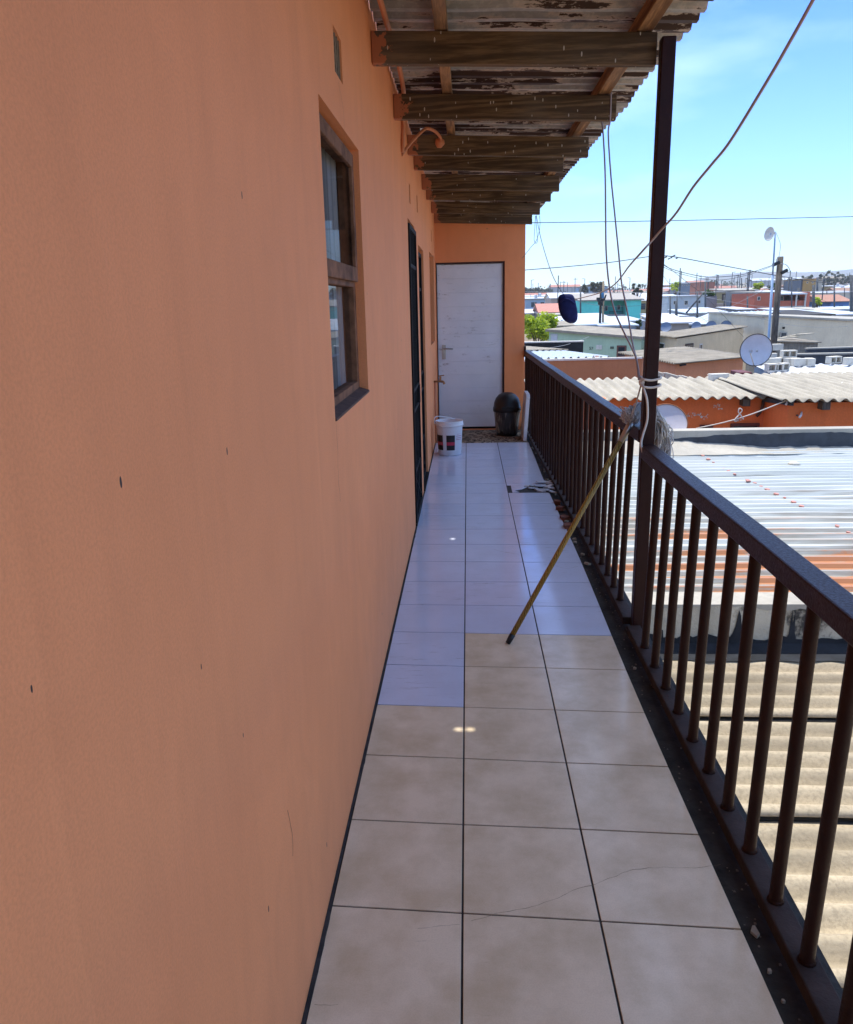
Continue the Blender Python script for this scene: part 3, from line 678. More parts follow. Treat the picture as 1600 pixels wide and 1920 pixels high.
def railX(y): return 0.812 if y <= 3.5 else 0.812 + (0.732 - 0.812) * min(1, (y - 3.5) / 6.0)
rail = thing('balcony_railing', 'maroon steel railing of round upright bars along the balcony edge', 'railing', (0.8, 4, 0))
def lowX(y): return 0.783 if y <= 4.7 else 0.783 + (0.728 - 0.783) * min(1, (y - 4.7) / 4.8)
def railbar(y0, y1, z0, z1, w, wob=0.0, rx=None):
    m = MB(); n = max(2, int((y1 - y0) / 0.4)); b = []
    for k in range(n + 1):
        y = y0 + (y1 - y0) * k / n; x = (rx or railX)(y); dz = wob * math.sin(k * 1.7)
        b.append([(x - w / 2, y, z0 + dz), (x + w / 2, y, z0 + dz), (x + w / 2, y, z1 + dz), (x - w / 2, y, z1 + dz)])
    for q in b: m.v += [Vector(p) for p in q]
    for k in range(n):
        for i in range(4):
            m.f.append([k * 4 + i, k * 4 + (i + 1) % 4, (k + 1) * 4 + (i + 1) % 4, (k + 1) * 4 + i]); m.mi.append(0)
    m.f += [[0, 1, 2, 3], [n * 4 + 3, n * 4 + 2, n * 4 + 1, n * 4]]; m.mi += [0, 0]
    return m
railbar(-3.0, PY - .028, 0.836, 0.892, 0.066, .0018).build('handrail', m_iron, rail, bev=0.005)
railbar(PY + .028, EY - .001, 0.894, 0.952, 0.064, .0015).build('handrail', m_iron, rail, bev=0.005)
railbar(-3.0, PY - .046, 0.012, 0.05, 0.062, 0, lowX).build('bottom_rail', m_rail_low, rail, bev=0.004)
railbar(PY + .046, EY - .001, 0.012, 0.05, 0.060, 0, lowX).build('bottom_rail', m_rail_low, rail, bev=0.004)
for y in (-2.5, -0.6, 1.2, 2.9, 4.6, 6.4, 8.2, 9.3):
    ft = MB(); ft.box((lowX(y) - .02, y - .02, -0.0116), (lowX(y) + .02, y + .02, 0.0115)); ft.build('rail_foot', m_iron, rail)
ys = [2.955 - .185 * k for k in range(-1, 32)] + [3.70 + .185 * k for k in range(32)]
for y in ys:
    if abs(y - PY) < 0.06 or y > EY - 0.02 or y < -2.9: continue
    lo, hi = 0.0505, (0.8365 if y < PY else 0.8945); x = lowX(y); xt = railX(y) - 0.012
    m = MB(); t1, t2 = rnd.uniform(-.003, .003), rnd.uniform(-.003, .003)
    m.tube([(x, y, lo), (xt + t1, y + t2, hi)], 0.0165 if y < PY else 0.0155, 14, caps=False)
    m.lathe([(0.0165, 0), (0.021, 0.0), (0.0175, 0.006)], (x, y, lo), 12)
    m.build('baluster', m_iron_rust, rail, smooth=True)
st = MB(); st.box((0.70, EY - .012, 0.87), (0.725, EY - .0005, 1.0)); st.build('wall_bracket', m_iron, rail, bev=0.003)

# ------------------------------------------------------------------ conduits, tap
m = MB(); m.tube(spline([(-0.292, -3, 2.592), (-0.285, 1.0, 2.592), (-0.285, 3.4, 2.592), (-0.283, 3.9, 2.592), (-0.300, 4.5, 2.590), (-0.328, 4.80, 2.55), (-0.335, 4.84, 2.46), (-0.342, 4.84, 2.36)], 6), 0.0115, 10)
co = m.build('electrical_conduit', m_orange_gloss, loc=(-0.29, 3.5, 2.59), smooth=True, label='straight orange painted conduit running along the wall top above the nearest rafters', cat='conduit')
m = MB(); m.tube(spline([(-0.349, 4.87, 2.352), (-0.30, 5.0, 2.44), (-0.235, 5.2, 2.545), (-0.205, 5.25, 2.562), (-0.165, 5.31, 2.555), (-0.138, 5.355, 2.532), (-0.134, 5.365, 2.515)], 6), 0.0098, 10)
m.lathe([(0.0, -0.004), (0.031, -0.004), (0.028, 0.008), (0.0, 0.010)], (-0.142, 5.379, 2.503), 20, axis=(0, -1, 0), wob=0.05)
m.build('bent_conduit', m_orange_gloss, loc=(-0.349, 4.87, 2.35), smooth=True, label='bent orange conduit curving from the wall to a round box on the third rafter', cat='conduit')
tp = thing('garden_tap', 'tarnished brass tap on the orange wall beside the white door', 'tap', (WX, 8.6, 0.66))
m = MB(); m.tube([(WX + .001, 8.6, 0.685), (WX + .085, 8.6, 0.685)], 0.011, 10); m.tube(spline([(WX + .08, 8.6, 0.685), (WX + .105, 8.6, 0.68), (WX + .115, 8.6, 0.655)], 4), [0.013] * 9, 10)
m.build('spout', m_brass, tp, smooth=True)
m = MB(); m.tube([(WX + .07, 8.6, 0.69), (WX + .075, 8.6, 0.74)], 0.012, 10); m.bar((WX + .045, 8.6, 0.745), (WX + .115, 8.6, 0.752), 0.014, 0.01); m.build('tap_handle', m_brass, tp, bev=0.002)
m = MB(); m.tube([(WX + .014, 8.6, 0.68), (WX + .014, 8.6, 0.004)], 0.010, 8); m.build('supply_pipe', m_orange_gloss, tp, smooth=True)

# ------------------------------------------------------------------ bucket
bx, by = -0.168, 7.93
bu = thing('paint_bucket', 'white plastic paint bucket with black and red print beside the dark gate', 'bucket', (bx, by, 0))
m = MB(); m.lathe([(0, 0.003), (0.112, 0.003), (0.118, 0.008), (0.133, 0.285), (0.134, 0.287), (0.134, 0.30), (0.143, 0.302), (0.145, 0.318), (0.139, 0.320), (0.140, 0.345), (0.143, 0.350), (0.140, 0.354), (0.134, 0.350), (0.128, 0.30), (0.112, 0.012), (0, 0.010)], (bx, by, 0), 48)
m.build('tub', m_white_pl, bu, smooth=True)
def curved(mb, a0, a1, z0, z1, off=0.0012, n=10, mi=0):
    b = len(mb.v)
    for k in range(n + 1):
        t = a0 + (a1 - a0) * k / n
        for z in (z0, z1):
            r = 0.118 + (z - 0.008) * (0.015 / 0.277) + off
            mb.v.append(Vector((bx + r * math.cos(t), by + r * math.sin(t), z)))
    for k in range(n): mb.f.append([b + 2 * k, b + 2 * k + 2, b + 2 * k + 3, b + 2 * k + 1]); mb.mi.append(mi)
D = R
m = MB()
for a0, a1 in ((-170, -122), (-104, -64)):
    curved(m, D(a0), D(a1), 0.145, 0.215); curved(m, D(a0), D(a1), 0.06, 0.112)
    curved(m, D(a0), D(a1), 0.112, 0.145, mi=1)
for k, z in enumerate((0.205, 0.185, 0.168)): curved(m, D(-58), D(-22), z - .003, z + .002, mi=2)
curved(m, D(-54), D(-30), 0.222, 0.2245, mi=2)
for k in range(5):   # pale glyph strokes on the red band
    a = -152 + k * 5; curved(m, D(a), D(a + 2), 0.118, 0.139, 0.0018, 2, 3)
m.build('printed_label', [m_black_pl, m_red_print, m_pink_print, simple('pale_print', (0.5, 0.25, 0.3), 0.5)], bu, smooth=True)
m = MB()
hp = []
for k in range(17):
    t = math.pi * k / 16; rr = 0.147
    hp.append((bx - 0.0 + rr * math.cos(math.pi - t) * 1.0, by + 0.0 - 0.135 * math.sin(t) * 0.35, 0.325 + 0.062 * math.sin(t) - 0.03 * math.sin(t) * 0))
hp = [(bx - .146, by - .02, .322), (bx - .153, by - .05, .352), (bx - .147, by - .03, .388), (bx - .118, by - .01, .396), (bx - .06, by + .03, .385), (bx + .0, by + .08, .368), (bx + .05, by + .125, .345), (bx + .06, by + .134, .322)]
m.tube(spline(hp, 5), 0.0045, 8); m.tube(spline([(bx - .150, by - .045, .36), (bx - .12, by - .085, .330), (bx - .085, by - .118, .308), (bx - .06, by - .13, .302)], 5), 0.004, 8)
m.build('handle', m_white_pl, bu, smooth=True)

# ------------------------------------------------------------------ bin
cx_, cy_ = 0.482, 9.13
bn = thing('dustbin', 'black dome lidded dustbin with a clear liner in the corner by the white door', 'bin', (cx_, cy_, -.006))
m = MB(); m.lathe([(0, -.005), (0.115, -.005), (0.122, 0.004), (0.150, 0.29), (0.146, 0.29), (0.12, 0.012), (0, 0.012)], (cx_, cy_, 0), 40); m.build('body', m_black_pl, bn, smooth=True)
m = MB(); m.lathe([(0.126, 0.03), (0.137, 0.10), (0.146, 0.2), (0.1545, 0.288)], (cx_, cy_, 0), 64, wob=0.014); m.build('liner', m_liner, bn, smooth=True)
m = MB(); m.lathe([(0.150, 0.275), (0.163, 0.277), (0.166, 0.30), (0.163, 0.325), (0.158, 0.33), (0.152, 0.38), (0.132, 0.43), (0.10, 0.468), (0.06, 0.49), (0.02, 0.497), (0, 0.498)], (cx_, cy_, 0), 40)
ld = m.build('lid', m_black_pl, bn, smooth=True)
m = MB(); m.box((cx_ - .07, cy_ - .166, 0.315), (cx_ + .07, cy_ - .158, 0.345)); m.build('flap', m_black_pl, ld, bev=0.002)
# ------------------------------------------------------------------ leaning white board
m = MB()
TB_ = 0.04
poly = [(0.0, 0.0), (0.42, 0.0), (0.42, 0.45), (0.40, 0.50), (0.37, 0.52), (0.03, 0.52), (0.0, 0.49), (0.008, 0.45), (0.0, 0.42), (0.01, 0.05)]
def bp(y, z, t): return (0.640 + 0.03 * z / 0.5 + t, 8.66 + y, 0.0005 + z)
m.v = [Vector(bp(y, z, 0)) for y, z in poly] + [Vector(bp(y, z, TB_)) for y, z in poly]; n = len(poly)
m.f = [list(range(n))[::-1], list(range(n, 2 * n))] + [[i, (i + 1) % n, n + (i + 1) % n, n + i] for i in range(n)]; m.mi = [0] * len(m.f)
m.build('white_board', simple('chipped_white_board', (0.62, 0.63, 0.66), 0.5, var=0.12, scale=9), loc=(0.648, 8.66, 0), bev=0.003, label='chipped white board leaning on the railing beside the dustbin', cat='board')

# ------------------------------------------------------------------ broken tiles, clay lumps and chips
def shard(x, y, z, size, rot, tilt, mat, name, label, cat, group, th=0.008, asp=0.5):
    m = MB(); k = rnd.randint(4, 6); P = []
    for i in range(k):
        a = 2 * math.pi * i / k + rnd.uniform(-.4, .4); r = size * rnd.uniform(.7, 1.1); P.append((r * math.cos(a), r * asp * math.sin(a)))
    m.prism(P, 0, th)
    M = Matrix.Rotation(rot, 3, 'Z') @ Matrix.Rotation(tilt, 3, 'Y'); q = [M @ v for v in m.v]; lo = min(v.z for v in q)
    m.v = [v + Vector((x, y, z - lo)) for v in q]
    return m.build(name, mat, loc=(x, y, z), label=label, cat=cat, group=group, bev=0.0008)
SH = [(.53, 6.43), (.57, 6.40), (.61, 6.36), (.60, 6.30), (.64, 6.27), (.68, 6.33), (.66, 6.40), (.705, 6.36), (.72, 6.45), (.69, 6.22), (.715, 6.16), (.73, 6.28), (.62, 6.23), (.71, 6.52), (.65, 6.53), (.56, 6.33)]
for i, (x, y) in enumerate(SH):
    shard(x, y, -0.003 + 0.006 * (i % 3), rnd.uniform(.035, .075), rnd.uniform(-.5, .6), rnd.uniform(-.25, .25), m_shard, 'tile_shard', 'pale broken tile shard in the smashed patch of floor by the railing', 'shard', 'tile shards in the smashed patch')
for i, (x, y, s) in enumerate([(.708, 5.86, .045), (.715, 5.66, .06), (.712, 5.40, .055), (.722, 5.18, .07)]):
    shard(x, y, -0.012, s, rnd.uniform(1.2, 1.9), rnd.uniform(-.15, .15), m_brick, 'clay_fragment', 'red clay fragment lying in the gutter strip under the railing bars', 'fragment', 'red clay fragments in the gutter', 0.03, 0.7)
for i in range(16):
    y = rnd.uniform(4.4, 8.4); shard(rnd.uniform(.700, .735), y, -0.012, rnd.uniform(.008, .024), rnd.uniform(0, 3), rnd.uniform(-.3, .3), m_concrete, 'mortar_crumb', 'grey mortar crumb in the far gutter strip under the railing', 'rubble', 'mortar crumbs in the far gutter', 0.012, 0.8)
for (x, y, s) in [(.722, 1.62, .020), (.715, 1.50, .008), (.725, 3.05, .012), (.715, 1.42, .006)]:
    shard(x, y, -0.012, s, rnd.uniform(0, 3), rnd.uniform(-.3, .3), m_concrete, 'plaster_chip', 'small pale plaster chip in the near gutter strip beside the railing', 'rubble', 'plaster chips in the near gutter', 0.008, 0.7)
for i in range(90):
    pass
gs = MB()
for i in range(220):
    x, y = rnd.uniform(.70, .775), rnd.uniform(0.9, 8.6); s = rnd.uniform(.001, .0035); z = -0.0119
    gs.prism([(x - s, y - s * rnd.uniform(.6, 1.3)), (x + s * rnd.uniform(.6, 1.3), y - s), (x + s, y + s * rnd.uniform(.6, 1.3)), (x - s * rnd.uniform(.5, 1), y + s)], z, z + s * rnd.uniform(.5, 1.2))
gs.build('gutter_grit', simple('dull_grit', (0.14, 0.12, 0.10), 0.95), label='fine grit strewn along the dirty gutter strip', cat='grit', kind='stuff')

# ------------------------------------------------------------------ mop
tip = Vector((0.197, 3.281, 0.002)); top = Vector((0.760, 3.530, 0.968))
mo = thing('string_mop', 'upturned string mop with gold wrapped pole leaning over the railing by the post', 'mop', tip)
dv = (top - tip).normalized()
m = MB(); m.tube([tip + dv * 0.045, top - dv * 0.09], 0.0125, 12); m.build('pole', m_gold, mo, smooth=True)
m = MB(); m.tube([tip, tip + dv * 0.047], [0.0115, 0.0142], 12); m.build('end_cap', m_black_pl, mo, smooth=True)
m = MB(); m.tube([top - dv * 0.095, top - dv * 0.02, top + dv * 0.02], [0.0135, 0.016, 0.018], 12); m.build('socket', m_steel, mo, smooth=True)
m = MB(); r2 = random.Random(3)
for k in range(520):
    u = r2.random(); s0 = top + dv * 0.015 + Vector((r2.uniform(-.018, .018), r2.uniform(-.018, .018), r2.uniform(-.012, .012)))
    if u < 0.24:    # bound lump left of the post, strands trailing inside the rail
        P = [s0, s0 + Vector((r2.uniform(-.035, .02), r2.uniform(-.02, .05), r2.uniform(0.0, .045))), s0 + Vector((r2.uniform(-.03, .045), .06 + r2.uniform(0, .04), r2.uniform(-.0, .05))), Vector((r2.uniform(.765, .80), 3.58 + r2.uniform(0, .05), r2.uniform(.96, .985)))]
    elif u < 0.32:  # strands hanging down on the outer side, seen between the bars
        P = [s0, s0 + Vector((.05, .07, .04)), Vector((.862, 3.60 + r2.uniform(-.02, .07), .93)), Vector((.858 + r2.uniform(0, .02), 3.62 + r2.uniform(-.05, .07), .80)), Vector((.85 + r2.uniform(0, .02), 3.62 + r2.uniform(-.07, .08), r2.uniform(.60, .74)))]
    else:
        a = r2.random(); y = 3.50 + r2.uniform(.03, .16); xo = .862 + .080 * (r2.random() ** 0.7); zt = 1.045 - .13 * (xo - .865) / .1 + r2.uniform(-.05, .012)
        drop = r2.uniform(.04, .19)
        P = [s0, s0 + Vector((.045, .06, .045 + r2.uniform(-.02, .02))), Vector((.845 + r2.uniform(-.02, .03), y, 1.035 + r2.uniform(-.05, .015))), Vector((xo - .01, y + r2.uniform(-.03, .03), zt)), Vector((xo + .008 + r2.uniform(-.012, .012), y + r2.uniform(-.03, .03), zt - drop * .5)), Vector((xo + r2.uniform(-.02, .015), y + r2.uniform(-.03, .03), zt - drop))]
    P = [Vector(p) + Vector((r2.uniform(-.005, .005), r2.uniform(-.005, .005), r2.uniform(-.005, .005))) for p in P]
    m.tube(spline(P, 5), r2.uniform(.0016, .0027), 4, caps=False)
m.build('mop_head', m_strand, mo, smooth=True)

# ------------------------------------------------------------------ cables, lines and the cap
def cable(name, pts, r, mat, label, cat='cable', group=None, n=8, sides=8, loc=None):
    P = [Vector(p) for p in pts]; m = MB(); m.tube(spline(P, n), r, sides); return m.build(name, mat, loc=loc or P[0], smooth=True, label=label, cat=cat, group=group)
cable('washing_line', [at(*p) for p in ((1078, 561, 8.0), (1100, 556, 7.3), (1130, 547, 6.3), (1156, 530, 5.4), (1180, 499, 4.2), (1203, 473, 3.36), (1222, 452, 3.30), (1240, 431, 3.24), (1268, 400, 3.05), (1300, 351, 2.85), (1335, 308, 2.68), (1370, 264, 2.52), (1440, 150, 2.25), (1485, 72, 2.12), (1526, -2, 2.0), (1600, -140, 1.75), (1640, -260, 1.6))],
      0.0042, m_cable, 'long grey washing line rising from the navy cap across the post to the roof', 'washing line')
cable('hanging_cable', [(0.764, 4.395, 2.53), (0.764, 4.393, 2.40)] + [at(*p) for p in ((1141, 250, 4.36), (1146, 330, 4.2), (1153, 400, 4.1), (1160, 470, 4.0), (1166, 530, 3.85), (1176, 580, 3.7), (1186, 640, 3.6), (1195, 680, 3.5), (1200, 712, 3.43))], 0.0042, m_cable, 'dangling cable dropping down the face of the second rafter to the post', group=None)
cable('hanging_cable', [at(*p) for p in ((1128, 225, 4.52), (1131, 246, 4.45), (1135, 320, 4.3), (1136, 400, 4.2), (1137, 470, 4.1), (1142, 530, 3.95), (1152, 580, 3.8), (1170, 622, 3.65), (1184, 650, 3.55), (1194, 676, 3.48), (1198, 712, 3.43))], 0.0042, m_cable, 'left of the two dangling cables, falling from behind the second rafter end to the post')
# tie round the post with its loose end
q = 0.034; tie = []
m = MB()
for zc in (1.178, 1.147):
    ring = [(PX + sx * q, PY + sy * q, zc + dz) for sx, sy, dz in ((-1, 1, .004), (-1, 0, .002), (-1, -1, .0), (0, -1.06, -.004), (1, -1, .003), (1.12, -.6, .008), (1.05, .5, .004), (1, 1, .0), (0, 1.06, 0), (-1, 1, .004))]
    m.tube(spline(ring, 5), 0.0052, 8)
m.lathe([(0, -.014), (0.012, -.01), (0.016, 0), (0.012, .01), (0, .014)], (PX - .036, PY - .01, 1.165), 10, wob=.1)
m.tube(spline([(PX - .036, PY - .01, 1.16), (PX - .03, PY - .036, 1.13), (PX - .018, PY - .04, 1.09), (PX - .012, PY - .037, 1.03), (PX - .014, PY - .035, .99), (PX - .028, PY - .04, .94), (PX - .036, PY - .05, .905), (PX - .030, PY - .06, .87), (PX - .018, PY - .066, .845)], 6), 0.0052, 8)
m.tube(spline([(PX - .036, PY + .0, 1.16), (PX - .042, PY + .03, 1.10), (PX - .046, PY + .05, 1.06), (PX - .055, PY + .09, 1.00), (PX - .05, PY + .11, .975)], 6), 0.0036, 8)
m.build('tied_cable', m_cable_w, loc=(PX, PY, 1.16), smooth=True, label='off-white cable knotted twice round the post with its end hanging over the rail', cat='cable')
# strings at the far roof corner
cable('twine', [at(*p) for p in ((1012, 404, 8.72), (1013, 420, 8.7), (1010, 440, 8.7), (1004, 454, 8.7), (997, 462, 8.9), (986, 476, 9.3), (979, 484, 9.5))], 0.0028, m_twine, 'knotted grey twine from the far rafter end to the end wall corner', 'twine')
cable('twine', [at(*p) for p in ((1004, 405, 8.72), (1003, 430, 8.7), (1002, 450, 8.7), (1006, 456, 8.7), (1008, 448, 8.7), (1006, 420, 8.7), (1005, 404, 8.72))], 0.0026, m_twine, 'looped grey twine hanging straight down from the far rafter end', 'twine')
cable('hat_line', [at(*p) for p in ((1006, 404, 8.72), (1013, 440, 8.6), (1024, 480, 8.4), (1036, 515, 8.2), (1048, 538, 8.1), (1060, 556, 8.0))], 0.0036, m_twine, 'thin grey line from the far rafter end down to the navy cap', 'washing line')
m = MB(); sec = [(551, 1062, 6), (553, 1062, 12), (560, 1062.5, 15), (572, 1064, 16.5), (583, 1066, 16.5), (592, 1068, 15), (599, 1070, 13), (604, 1072, 9), (606, 1073, 3)]
nr = 20
for (yy, xx, hw) in sec:
    c0 = at(xx, yy, 8.0); w = hw * 8.0 / F
    for k in range(nr):
        t = 2 * math.pi * k / nr; rr = 1 + 0.10 * mnoise.noise((math.cos(t) * 1.3, math.sin(t) * 1.3, yy * .06)) + (0.06 if math.sin(t) > .3 else 0)
        m.v.append(c0 + Vector((w * math.cos(t) * rr, 0.75 * w * math.sin(t) * rr, 0.006 * math.cos(2 * t + yy))))
for i in range(len(sec) - 1):
    for k in range(nr): m.f.append([i * nr + k, i * nr + (k + 1) % nr, (i + 1) * nr + (k + 1) % nr, (i + 1) * nr + k]); m.mi.append(0)
m.f += [list(range(nr))[::-1], [(len(sec) - 1) * nr + k for k in range(nr)]]; m.mi += [0, 0]
hat = thing('cloth_cap', 'navy blue cloth cap hanging on the washing line', 'cap', at(1064, 604, 8.0))
cr = m.build('crown', m_navy, hat, smooth=True, sub=1)
m = MB(); p0 = at(1062, 556, 7.97); m.tube(spline([at(1052, 566, 7.93), at(1060, 560, 7.90), at(1070, 563, 7.90), at(1078, 570, 7.93)], 5), 0.008, 8); m.build('brim_fold', m_navy, hat, smooth=True)

# ================================================================== GROUND, HILL
def gz(x, y):
    return -2.9 + max(0.0, min(y, 330) - 48) * 0.0155 + max(0.0, y - 330) * 0.0075 + max(0.0, min(y, 700) - 150) * max(0.0, x / max(y, 1) - 0.15) * 0.016
xs = [-1500, -400, -100, -40, -10, 0, 10, 20, 30, 45, 60, 90, 130, 180, 240, 320, 420, 560, 800, 1200, 1900, 3000]
ysg = [-300, -60, -20, 0, 20, 48, 60, 75, 95, 120, 150, 190, 240, 300, 380, 480, 600, 800, 1100, 1500, 2000, 2600]
m = MB(); m.v = [Vector((x, y, gz(x, min(y, 1500)))) for y in ysg for x in xs]; n = len(xs)
for j in range(len(ysg) - 1):
    for i in range(n - 1): m.f.append([j * n + i, j * n + i + 1, (j + 1) * n + i + 1, (j + 1) * n + i]); m.mi.append(0)
m.build('ground', m_ground, kind='structure')
m = MB(); prof = [(900, 551), (1100, 549), (1200, 546), (1240, 541), (1262, 534), (1290, 525), (1318, 517), (1345, 511), (1375, 507.5), (1410, 505), (1450, 505), (1500, 506.5), (1545, 505), (1575, 502), (1600, 499.5), (1660, 494), (1760, 486), (1900, 480)]
NX, NY = 150, 26; HD0, HD1 = 1900.0, 4200.0
def hill_y(px):
    for (a, ya), (b, yb) in zip(prof, prof[1:]):
        if a <= px <= b: return ya + (yb - ya) * (px - a) / (b - a)
    return 549
for j in range(NY):
    t = j / (NY - 1)
    for i in range(NX):
        px = 900 + 1000 * i / (NX - 1); Yr = HD0 + (HD1 - HD0) * t
        top = at(px, hill_y(px), HD1 * 0.86); base = gz(top.x, 1500) + 2
        tt = min(1.0, t / 0.86); h = base + (top.z - base) * (tt ** 1.5) if t <= 0.86 else top.z - (t - .86) * 300
        d = ray(px, 560); x = CX + d.x / d.y * Yr
        h += (mnoise.noise((x * .004, Yr * .004, 0)) * 14 + mnoise.noise((x * .013, Yr * .011, 4)) * 6) * (1 - abs(2 * tt - 1)) * (1 if top.z - base > 15 else .15) + mnoise.noise((x * .02, 9, 0)) * 1.6 * tt
        m.v.append(Vector((x, Yr, h)))
for j in range(NY - 1):
    for i in range(NX - 1): m.f.append([j * NX + i, j * NX + i + 1, (j + 1) * NX + i + 1, (j + 1) * NX + i]); m.mi.append(0)
m.build('hills', m_hill, kind='structure', smooth=True)

# ================================================================== NEIGHBOURS RIGHT BELOW THE BALCONY
fr_ = thing('lean_to_shed', 'low lean-to with sunlit corrugated fibre cement roof directly below the near railing', 'shed', (4, 2, GZ))
m = MB(); m.box((1.0, -3.6, GZ), (9, 5.58, -1.22)); m.build('wall', paint((0.45, 0.40, 0.32)), fr_)
zf = -1.13; yb = [5.56, 4.65, 3.61, 2.56, 1.50, 0.45, -0.6, -1.65, -2.7, -3.7]
for a, b in zip(yb, yb[1:]):
    m = MB(); m.corr((0.90, b - 0.015, zf), (0.90, a - .012, zf - 0.012), (9.1, a - .012, zf - 0.05), (9.1, b - 0.015, zf - .04), 0.176, 0.070, 'sine', nv=30, wob=0.012)
    m.build('roof_sheet', m_fibre_near, fr_, smooth=True, solid=0.008)
m = MB()
for y in yb[1:-1]: m.box((0.92, y - .028, zf - .045), (9, y + .004, zf - .032))
m.build('lap_joint', m_grout, fr_)

nh = thing('metal_roof_house', 'flat roofed house with rust streaked pale blue metal roof below the railing', 'house', (5, 9, GZ))
m = MB(); m.box((1.05, 5.85, GZ), (13, 12.0, -0.83)); m.build('wall', paint((0.42, 0.38, 0.31)), nh)
zm = -0.755; yb = [5.83, 6.9, 8.05, 9.1, 10.15, 11.2, 11.98]
for a, b in zip(yb, yb[1:]):
    dz = rnd.uniform(-.006, .006)
    m = MB(); m.corr((0.93, a, zm + .01 + dz), (0.93, b + .03, zm + dz), (13.1, b + .03, zm - .02), (13.1, a, zm - .02), 0.19, 0.032, 'ibr', nv=24, wob=0.02)
    m.build('roof_sheet', m_blue_sheet, nh, solid=0.003)
# dabs of red primer over a line of roof screws
for (px, py) in [(1302, 844), (1318, 853), (1329, 860), (1338, 866), (1357, 878), (1367, 882), (1378, 888), (1403, 900), (1416, 905), (1428, 911), (1440, 917), (1456, 925), (1472, 932), (1488, 940), (1504, 948), (1570, 985), (1592, 997), (1472, 1085), (1462, 1072), (1410, 1042)]:
    p = at_z(px, py, zm + .018); r = rnd.uniform(.016, .034); m = MB()
    m.prism([(p.x + r * math.cos(a) * rnd.uniform(.6, 1.2), p.y + r * 1.6 * math.sin(a) * rnd.uniform(.6, 1.2)) for a in [k * math.pi / 4 for k in range(8)]], zm + .004, zm + .0185); m.build('primer_dab', m_red_dab, nh)
m = MB(); p = at_z(1489, 873, zm); m.lathe([(0, 0), (.05, 0), (.075, .02), (.05, .045), (0, .055)], p + Vector((0, 0, .005)), 12, wob=.12)
m.build('stone', m_block, loc=p, label='pale lump of cement lying alone on the blue metal roof', cat='stone', smooth=True)

def jag(x0, x1, f0, f1, step=0.06):
    x = x0; P = []
    while x < x1 + 1e-6: P.append((x, f0(x), f1(x))); x += step
    return P
nv_ = lambda x, s, k=0.0: mnoise.noise((x * s, k, 0.7))
def face_strip(mb, P, y0, dy=0.0):
    b = len(mb.v)
    for x, a, c in P: mb.v += [Vector((x, y0, a)), Vector((x, y0 + dy, c))]
    for i in range(len(P) - 1): mb.f.append([b + 2 * i, b + 2 * i + 2, b + 2 * i + 3, b + 2 * i + 1]); mb.mi.append(0)
pw = thing('near_parapet', 'stained concrete parapet with whitewashed top between the two roofs below', 'parapet', (4, 5.7, -1.2))
m = MB(); m.box((0.95, 5.58, GZ), (9.2, 5.828, -0.735)); m.build('wall', m_stained, pw, bev=0.012)
m = MB(); P = jag(0.95, 9.2, lambda x: 5.5755 , lambda x: 5.84)
b = 0
for x, a, c in P: m.v += [Vector((x, 5.5765, -0.750 + .02 * nv_(x, 6) + .02 * nv_(x, 15) - .09 * max(0, nv_(x, 2.2, 3)))), Vector((x, 5.5765, -0.7325)), Vector((x, 5.832, -0.7325)), Vector((x, 5.832, -.75))]
for i in range(len(P) - 1):
    for q in range(3): m.f.append([4 * i + q, 4 * i + 4 + q, 4 * i + 5 + q, 4 * i + 1 + q]); m.mi.append(0)
m.build('whitewash_cap', plaster('worn_whitewash', (0.42, 0.395, 0.34), 0.6, 0.9, 40, 0.7, 0.15), pw)
m = MB(); face_strip(m, jag(0.95, 9.2, lambda x: -1.2, lambda x: -0.99 + .13 * nv_(x, 1.7) + .05 * nv_(x, 7) + .03 * nv_(x, 19)), 5.5745)
P = jag(0.95, 9.2, lambda x: 0, lambda x: 0); b = len(m.v)
for x, a, c in P: m.v += [Vector((x, 5.5743, -1.05)), Vector((x, 5.50, -1.092)), Vector((x, 5.37 + .03 * nv_(x, 5, 2), -1.100))]
for i in range(len(P) - 1):
    for q in range(2): m.f.append([b + 3 * i + q, b + 3 * i + 3 + q, b + 3 * i + 4 + q, b + 3 * i + 1 + q]); m.mi.append(0)
for k in range(7):
    x = 1.3 + k * .62 + rnd.uniform(-.2, .2); w = rnd.uniform(.03, .12)
    face_strip(m, [(x + w * j / 6, -1.02, -1.0 + (.22 * rnd.random() + .05) * math.sin(math.pi * j / 6)) for j in range(7)], 5.5738)
m.build('bitumen_flashing', m_blackbit, pw)

fp = thing('far_parapet', 'low cement parapet with a ragged blue-black band of bitumen and painted shade behind the metal roof', 'parapet', (6, 12.1, -0.9))
m = MB(); m.box((0.95, 12.0, GZ), (13.2, 12.22, -0.455)); m.build('wall', m_concrete, fp, bev=0.01)
m = MB(); face_strip(m, jag(2.9, 13.2, lambda x: -0.80, lambda x: -0.515 - .07 * max(0, 1 - (x - 3.0) / 1.3) + .02 * nv_(x, 3) + .012 * nv_(x, 13)), 11.9965); m.build('bitumen_shade_band', m_bitumen_shade, fp)  # ragged bitumen band, the front face's shade painted into its dark colour
m = MB(); P = jag(0.95, 13.2, lambda x: 0, lambda x: 0, .05)
for x, a, c in P:
    f = max(0.0, min(1.0, (x - 3.0) / 1.6)); h = -.585 - .14 * f + .02 * nv_(x, 6) + .01 * nv_(x, 17)
    m.v += [Vector((x, 11.9935, h)), Vector((x, 11.80, h - .05)), Vector((x, 11.5 + .05 * nv_(x, 3, 4), -.738))]
for i in range(len(P) - 1):
    for q in range(2): m.f.append([3 * i + q, 3 * i + 3 + q, 3 * i + 4 + q, 3 * i + 1 + q]); m.mi.append(0)
m.build('cement_fillet', m_concrete, fp)

